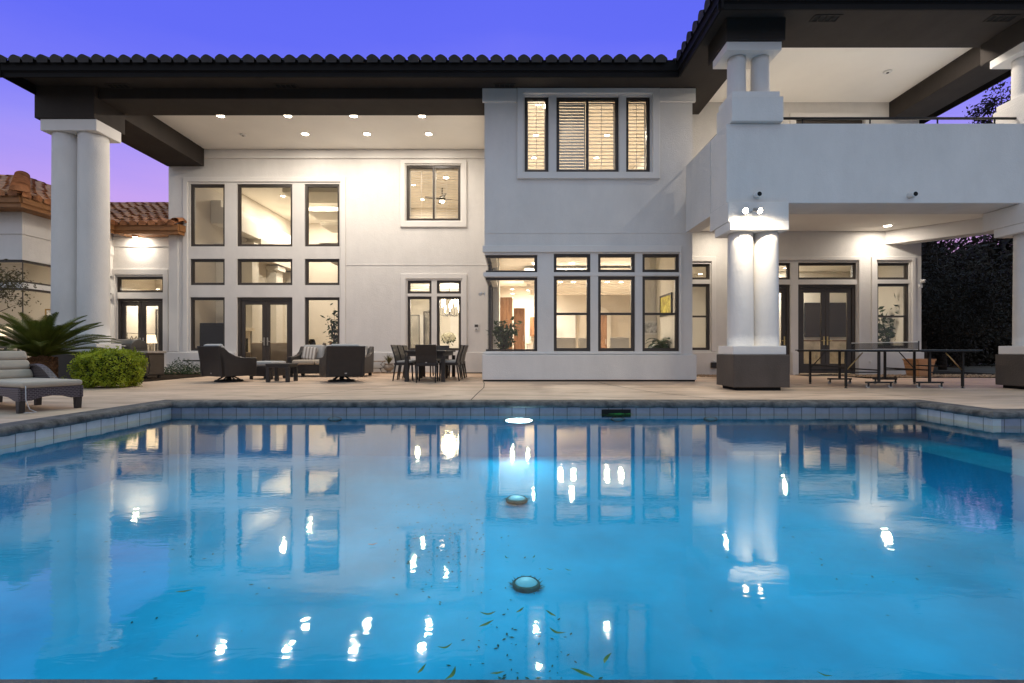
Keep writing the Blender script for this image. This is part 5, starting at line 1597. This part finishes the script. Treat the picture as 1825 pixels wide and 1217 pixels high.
MB().lathe([(.005, -.03), (.03, -.02), (.036, .0), (.02, .02)], .03, -.175, .03, 14).build('lens', M['blackplastic'], sc)
sl = thing('corner_floodlight', 'small unlit white floodlight on the left corner of the bay', 'floodlight', (bx0 - .002, 12.0, pz(524, 12.0)))
MB().box(-.03, 0, -.05, .05, -.05, .05).build('wall_plate', M['plastic'], sl)
MB().tube([(-.03, 0, 0), (-.09, -.03, .02), (-.13, -.09, -.02)], [.015, .03, .045], 12).build('lamp_head', M['plastic'], sl)
ub_ = thing('utility_box', 'black utility box low on the wall left of the pedestal', 'utility box', (px(1272, RW), RW - .06, pz(650, RW)))
MB().box(-.12, .12, -.12, 0, -.09, .07).build('case', M['blackplastic'], ub_, bevel=.008)
MB().tube([(.08, -.06, -.09), (.09, -.07, -.18), (.16, -.04, -.24)], .012, 6).build('cable', M['blackplastic'], ub_)
MB().box(-.05, .05, -.05, 0, .075, .14).build('outlet_cover', M['plastic'], ub_, bevel=.005)
for q, y_, z_, lab in ((433, 240, CEI, 'white smoke detector on the tall porch ceiling, left'), (1582, 127, CEI, 'white speaker dome on the balcony ceiling')):
    d = (z_ - CH) * F / (HY - y_)
    o = thing('smoke_detector', lab, 'detector', (px(q, d), d, z_))
    MB().lathe([(.075, -.03), (.09, -.02), (.09, 0)], 0, 0, 0, 20).build('case', M['plastic'], o)
    MB().lathe([(.03, -.042), (.03, -.031)], 0, 0, 0, 14).build('sensor', M['steel'], o)
for q, lab in ((1547, 'white hose tap on the wall right of the double doors'), (1612, 'white valve loop low on the wall under the right window')):
    o = thing('wall_tap', lab, 'tap', (px(q, RW), RW - .06, .38))
    MB().tube([(0, 0, 0), (0, -.07, 0), (0, -.08, -.06)], .012, 8).build('spout', M['plastic'], o)
    MB().tube([(-.03, -.04, .03), (.03, -.04, .03)], .009, 8).build('handle', M['plastic'], o)

# ------------------------------------------------------------------ indoor things seen through the glass
def leafy(name, label, loc, h, r, n, leafl, pot_h=.3, pot_r=.16, cat='plant', potm=None, palm_like=False, asp=.4):
    o = thing(name, label, cat, loc)
    MB().lathe([(pot_r * .7, 0), (pot_r, pot_h), (pot_r * .86, pot_h), (pot_r * .8, pot_h * .85)], 0, 0, 0, 20).build('pot', potm or M['darkwood'], o)
    mb = MB(); st = MB()
    if palm_like:
        for k in range(30):
            az = k * 2.4; el = R(80 - 75 * k / 30); ln = r * random.uniform(.9, 1.15)
            p = Vector((0, 0, pot_h)); a = el; pr = p
            for i in range(14):
                q = p + Vector((math.cos(az) * math.cos(a), math.sin(az) * math.cos(a), math.sin(a))) * ln / 14
                sd = Vector((-math.sin(az), math.cos(az), 0))
                l = leafl * math.sin(math.pi * (i + 1.5) / 16)
                for s_ in (-1, 1):
                    dd = (q - p).normalized()
                    mb.add([p, p + (sd * s_ + dd * .5) * l * .5 + Vector((0, 0, .01)), p + (sd * s_ * 1.0 + dd * .8) * l, p + dd * .03], [(0, 1, 2, 3)])
                p = q; a -= R(8)
    else:
        for k in range(9):
            a = random.uniform(0, 6.28); rr = random.uniform(.3, 1) * r
            tip = Vector((rr * math.cos(a), rr * math.sin(a), pot_h + (h - pot_h) * random.uniform(.55, 1)))
            st.tube([(0, 0, pot_h * .8), (tip.x * .25, tip.y * .25, pot_h + (tip.z - pot_h) * .5), tip], [.014, .010, .004], 6)
            for _ in range(n // 9):
                q = random.uniform(.25, 1.05); c = Vector((tip.x * q * q, tip.y * q * q, pot_h + (tip.z - pot_h) * q)) + Vector((random.gauss(0, .09), random.gauss(0, .09), random.gauss(0, .07)))
                leafquads(mb, [c], leafl, .2, asp)
        st.build('stems', M['bark'], o)
    mb.build('leaves', M['indoorleaf'], o, recalc=False)
    return o
leafy('potted_plant', 'bushy dark potted plant in the corner window of the bay', (px(898, 12.7), 12.7, .02), 1.55, .34, 420, .16, .62, .15)
leafy('potted_fern', 'arching fern in a dark pot in the fourth bay window', (px(1180, 12.5), 12.5, .02), 1.4, .50, 0, .11, .80, .17, palm_like=True)
leafy('indoor_tree', 'tall leafy indoor tree in the right window of the right wing', (px(1583, 15.3), 15.3, .02), 2.25, .45, 330, .2, .35, .2)
leafy('indoor_tree', 'slim indoor tree at the right edge of the tall window wall', (px(596, 16.8), 16.8, .02), 2.2, .3, 200, .16, .35, .18)


def nchair(label, loc, rz, first=[None]):
    if first[0]: return dup(first[0], loc, rz, label)
    o = thing('kitchen_chair', label, 'chair', loc, rz, 'pale upholstered chairs in the bay')
    MB().box(-.25, .25, -.25, .25, .42, .52).build('seat', M['linen'], o, bevel=.03, seg=3)
    m = Matrix.Translation((0, -.24, .5)) @ Matrix.Rotation(R(8), 4, 'X')
    MB().box(-.26, .26, -.04, .04, 0, .56, m).build('backrest', M['linen'], o, bevel=.03, seg=3)
    for a in (-1, 1):
        for b in (-1, 1): MB().box(a * .22 - .02, a * .22 + .02, b * .21 - .02, b * .21 + .02, 0, .42).build('leg', M['darkwood'], o)
    first[0] = o
    return o
nchair('pale chair back in the left part of the second bay window', (px(1005, 13.2), 13.2, .02), R(4))
nchair('pale chair back at the right edge of the second bay window', (px(1046, 13.4), 13.4, .02), R(-5))
nchair('pale chair back in the middle of the third bay window', (px(1099, 13.0), 13.0, .02), R(2))
nchair('turned pale chair at the right side of the corner window', (px(943, 13.3), 13.3, .02), R(60))
kt = thing('kitchen_table', 'low breakfast table behind the pale chairs in the bay', 'table', (px(1055, 14.2), 14.2, .02))
MB().lathe([(.02, .72), (.62, .72), (.62, .76), (.02, .76)], 0, 0, 0, 32).build('table_top', M['white'], kt)
MB().lathe([(.3, 0), (.28, .04), (.07, .08), (.07, .72)], 0, 0, 0, 20).build('pedestal', M['white'], kt)


def cabinet(name, label, x0, x1, y0, y1, z0, z1, m, nd_=2, cat='cabinet', top=None, front='y'):
    o = thing(name, label, cat, ((x0 + x1) / 2, (y0 + y1) / 2, z0))
    w, d, h = (x1 - x0) / 2, (y1 - y0) / 2, z1 - z0
    MB().box(-w, w, -d, d, 0, h).build('body', m, o)
    for k in range(nd_):
        a, b = -w + 2 * w * k / nd_ + .02, -w + 2 * w * (k + 1) / nd_ - .02
        dd = MB().panel(a, b, .03, h - .03, [(a + .06, b - .06, .1, h - .1)], -d - .022, -d - .001, 'y').box(a + .06, b - .06, -d - .012, -d - .001, .1, h - .1).build('door', m, o)
        MB().box(b - .04, b - .025, -d - .045, -d - .023, h * .45, h * .55).build('handle', M['nickel'], dd)
    if top: MB().box(-w - .02, w + .02, -d - .03, d, h + .001, h + .04).build('counter_top', top, o)
    return o
cabinet('tall_cabinet', 'tall brown kitchen cabinet left in the corner window of the bay', -.60, .02, 16.6, 17.4, .02, 2.55, M['cabinet'], 1)
cabinet('tall_cabinet', 'shorter brown kitchen cabinet just right of the tall one', .06, .50, 18.6, 19.2, .02, 2.35, M['cabinet'], 1)
cabinet('wall_cabinet', 'brown wall cabinet above the white oven behind the corner window', .75, 1.35, 20.0, 20.48, 1.3, 2.1, M['cabinet'], 2)
cabinet('kitchen_counter', 'white kitchen counter behind the corner window of the bay', .6, 1.6, 19.4, 20.0, .02, .95, M['white'], 2, 'counter', M['marble'])
cabinet('tall_cabinet', 'brown cabinet at the left edge of the third bay window', px(1068, 19), px(1080, 19), 18.8, 19.3, .02, 2.1, M['cabinet'], 1)
cabinet('marble_bar', 'cream marble bar counter behind the double patio doors', 9.5, 11.8, 16.25, 16.8, .02, 1.03, M['marble'], 3, 'bar counter', M['cabinet'])
cabinet('white_dresser', 'white dresser in the narrow window beside the bay', px(1232, 17), px(1262, 17), 16.9, 17.4, .02, .78, M['white'], 2, 'dresser', M['cabinet'])
cabinet('media_stand', 'dark low stand under the television in the left tall window', -10.9, -9.6, 16.75, 17.15, .02, .68, M['darkwood'], 2, 'stand')


def picture(label, loc, w, h, rz, m, fm):
    o = thing('wall_picture', label, 'picture', loc, rz)
    MB().panel(-w / 2, w / 2, -h / 2, h / 2, [(-w / 2 + .05, w / 2 - .05, -h / 2 + .05, h / 2 - .05)], -.03, 0, 'y').build('frame', fm, o)
    MB().box(-w / 2 + .05, w / 2 - .05, -.016, -.004, -h / 2 + .05, h / 2 - .05).build('canvas', m, o)
picture('yellow abstract picture on the side wall in the fourth bay window', (4.012, 12.55, pz(544, 12.6)), .95, .56, R(-90), M['picture'], M['darkwood'])
picture('pale pencil sketch picture low in the fourth bay window', (px(1160, 13.4), 13.395, pz(584, 13.4)), .46, .38, 0, M['picture2'], M['white'])
picture('small dark framed picture in the pavilion glass behind the palm', (px(88, 17.4), 17.58, pz(565, 17.4)), .62, .62, 0, M['picture2'], M['gold'])
picture('patterned panel picture at the right edge of the low wing doors', (px(287, 17.9), 17.93, 1.3), .42, 1.9, 0, M['mirror'], M['darkwood'])
picture('grey abstract picture behind the left dining window', (px(766, 21.3), 21.49, 1.55), .62, 1.8, 0, M['mirror'], M['darkwood'])
pt = thing('glass_panel_picture', 'tall grey picture at the left side of the dining windows', 'picture', (px(738, 20.5), 20.6, .3))
MB().box(-.18, .18, 0, .04, 0, 1.9).build('canvas', M['mirror'], pt)
MB().panel(-.21, .21, -.03, 1.93, [(-.18, .18, 0, 1.9)], -.01, .05, 'y').build('frame', M['darkwood'], pt)


def tv(label, loc, w, h, rz, stand=True):
    o = thing('television', label, 'television', loc, rz)
    MB().box(-w / 2, w / 2, -.03, .03, .06, .06 + h).build('case', M['blackplastic'], o, bevel=.006)
    MB().box(-w / 2 + .015, w / 2 - .015, -.033, -.0305, .075, .045 + h).build('screen', M['tv'], o)
    if stand:
        for s_ in (-1, 1): MB().tube([(s_ * w * .32, -.1, .006), (s_ * w * .3, 0, .07), (s_ * w * .32, .1, .006)], .01, 6).build('foot', M['blackplastic'], o)
tv('large dark television low in the left tall window', (-10.25, 16.9, .70), 1.25, .92, R(8))
tv('dark television on the wall behind the double patio doors', (11.02, 16.95, 1.14), 1.5, 1.2, 0, False)
tv('narrow dark wall panel left of the television behind the patio doors', (10.0, 16.95, 1.2), .34, 1.1, 0, False)

isf = thing('indoor_sofa', 'tan indoor sofa behind the centre doors of the window wall', 'sofa', (px(505, 17.8), 17.9, .02), R(4))
MB().box(-1.0, 1.0, -.42, .42, .1, .42).build('base', M['beigesofa'], isf, bevel=.04, seg=3)
MB().box(-1.0, 1.0, -.48, -.25, .1, .98).build('backrest', M['beigesofa'], isf, bevel=.05, seg=3)
for s_ in (-1, 1): MB().box(s_ * 1.12 - .12, s_ * 1.12 + .12, -.45, .45, .1, .64).build('arm', M['beigesofa'], isf, bevel=.05, seg=3)
cn = thing('console_table', 'dark console behind the tan sofa in the window wall', 'table', (px(566, 18.4), 18.4, .02))
MB().box(-.7, .7, -.18, .18, .78, .82).build('table_top', M['darkwood'], cn)
for a in (-1, 1): MB().box(a * .66 - .03, a * .66 + .03, -.16, .16, 0, .779).build('leg', M['darkwood'], cn)
for q, h_, r_, lab, m_ in ((556, .30, .14, 'dark square vase standing left on the console', M['darkwood']), (578, .16, .08, 'small round pot in the middle of the console', M['stone']), (590, .2, .07, 'tan jar at the right end of the console', M['terracotta'])):
    o = thing('console_vase', lab, 'vase', (px(q, 18.4), 18.4, .841), 0, 'vases on the console')
    MB().lathe([(r_ * .6, 0), (r_, h_ * .4), (r_ * .8, h_ * .8), (r_ * .6, h_), (r_ * .5, h_), (r_ * .6, h_ * .7)], 0, 0, 0, 18).build('body', m_, o)
    MB().lathe([(r_ * .62, h_ * .98), (r_ * .68, h_ * 1.02), (r_ * .55, h_ * 1.03)], 0, 0, 0, 18).build('rim', m_, o)
# dining room
dt2 = thing('indoor_dining_table', 'white dining table inside behind the dining windows', 'table', (px(790, 18.0), 18.0, .02))
MB().box(-.9, .9, -.5, .5, .72, .76).build('table_top', M['white'], dt2, bevel=.01)
for a in (-1, 1):
    for b in (-1, 1): MB().box(a * .8 - .04, a * .8 + .04, b * .42 - .04, b * .42 + .04, 0, .719).build('leg', M['white'], dt2)
fw_ = thing('flower_vase', 'round bunch of white flowers in a vase behind the right dining window', 'flowers', (px(799, 17.9), 17.9, .781))
MB().lathe([(.06, 0), (.05, .04), (.035, .2), (.06, .3), (.05, .3)], 0, 0, 0, 18).build('vase', M['plastic'], fw_)
fb = MB(); pts = []
for _ in range(420):
    d = Vector((random.gauss(0, 1), random.gauss(0, 1), random.gauss(0, 1))).normalized()
    pts.append(Vector((d.x * .26, d.y * .2, .44 + d.z * .15)) * 1)
leafquads(fb, pts, .07, 0, .8); fb.build('blossom', M['petal'], fw_, recalc=False)
gb = MB(); leafquads(gb, [(random.gauss(0, .12), random.gauss(0, .1), .30 + random.gauss(0, .05)) for _ in range(120)], .08); gb.build('leaves', M['indoorleaf'], fw_, recalc=False)
for q, lab in ((752, 'white dining chair back on the left behind the left dining window'), (765, 'white dining chair back next to it, nearer the window pier')):
    o = thing('white_chair', lab, 'chair', (px(q, 17.1), 17.1, .02), R(0), 'white chairs in the dining room')
    MB().box(-.22, .22, -.22, .22, .42, .5).build('seat', M['white'], o, bevel=.02)
    MB().box(-.13, .13, -.24, -.18, .5, .90).build('backrest', M['white'], o, bevel=.025, seg=3)
    for a in (-1, 1):
        for b in (-1, 1): MB().box(a * .2 - .018, a * .2 + .018, b * .19 - .018, b * .19 + .018, 0, .42).build('leg', M['white'], o)
ch = thing('chandelier', 'glowing candle chandelier behind the right dining window', 'chandelier', (px(801, 18), 18.0, 2.05))
MB().tube([(0, 0, 0), (0, 0, .9), (0, 0, 1.1)], .012, 8).build('stem', M['blackmetal'], ch)
for k in range(9):
    a = k * 2 * math.pi / 9; rr = .42 if k % 2 else .30; zz = .22 if k % 2 else .40
    c_, s_ = math.cos(a), math.sin(a)
    arm = MB().tube([(0, 0, .06), (c_ * rr * .5, s_ * rr * .5, -.05), (c_ * rr * .9, s_ * rr * .9, .0), (c_ * rr, s_ * rr, zz - .12)], .009, 6).build('arm', M['blackmetal'], ch)
    MB().lathe([(.012, zz - .12), (.018, zz - .02), (.034, zz + .06), (.03, zz + .14), (.006, zz + .2)], c_ * rr, s_ * rr, 0, 12).build('bulb', M['bulb'], arm)
lamp('POINT', 'lamp', (px(801, 18), 18.0, 2.5), 160, WARM, .25, None, ch)
# bedroom fan
fan = thing('ceiling_fan', 'lit ceiling fan behind the right half of the louvred upper window', 'ceiling fan', (px(788, 18.6), 18.6, 6.98))
MB().tube([(0, 0, 0), (0, 0, -.32)], .02, 8).build('downrod', M['blackmetal'], fan)
MB().lathe([(.03, -.32), (.13, -.36), (.13, -.46), (.06, -.5)], 0, 0, 0, 20).build('motor', M['blackmetal'], fan)
for k in range(4):
    m = Matrix.Rotation(k * math.pi / 2 + .3, 4, 'Z') @ Matrix.Translation((.13, 0, -.42)) @ Matrix.Rotation(R(10), 4, 'X')
    MB().box(0, .52, -.06, .06, -.006, .006, m).build('blade', M['darkwood'], fan)
MB().lathe([(.10, -.5), (.08, -.56), (.01, -.59)], 0, 0, 0, 18).build('light_bowl', M['bulb'], fan)
# table lamp in pavilion and in the low wing; vessel on dresser; fridge in kitchen
for x, y, z, lab, nm in ((px(10, 16), 16.0, .85, 'glowing amber table lamp in the pavilion glass at the left edge', 'table_lamp'), (px(268, 17.1), 17.1, .62, 'pale shaded table lamp behind the right door of the low wing', 'table_lamp')):
    o = thing(nm, lab, 'lamp', (x, y, z))
    MB().lathe([(.09, 0), (.06, .03), (.04, .2), (.05, .3), (.02, .36)], 0, 0, 0, 18).build('base', M['stone'], o)
    MB().lathe([(.2, .36), (.15, .66)], 0, 0, 0, 24).build('lamp_shade', M['lampshade'], o)
    s2 = thing('lamp_table', 'small dark table under the ' + ('amber' if x < -14.3 else 'pale shaded') + ' lamp', 'table', (x, y, .02))
    MB().box(-.25, .25, -.25, .25, z - .07, z - .025).build('table_top', M['darkwood'], s2)
    for a in (-1, 1):
        for b in (-1, 1): MB().box(a * .21 - .02, a * .21 + .02, b * .21 - .02, b * .21 + .02, 0, z - .071).build('leg', M['darkwood'], s2)
hd = thing('iron_screen', 'arched wire screen behind the left door of the low wing', 'screen', (-13.2, 17.15, .02), R(90))
mb = MB()
for k in range(5):
    x = -.4 + .2 * k
    mb.tube([(x - .2 + .4 * i / 8, 0, .1 + 1.1 * math.sin(math.pi * i / 8)) for i in range(9)], .012, 6)
mb.build('wire_arches', M['steel'], hd)
MB().tube([(-.6, 0, 0), (-.6, 0, 1.3), (.6, 0, 1.3), (.6, 0, 0)], .014, 6).build('frame', M['steel'], hd)
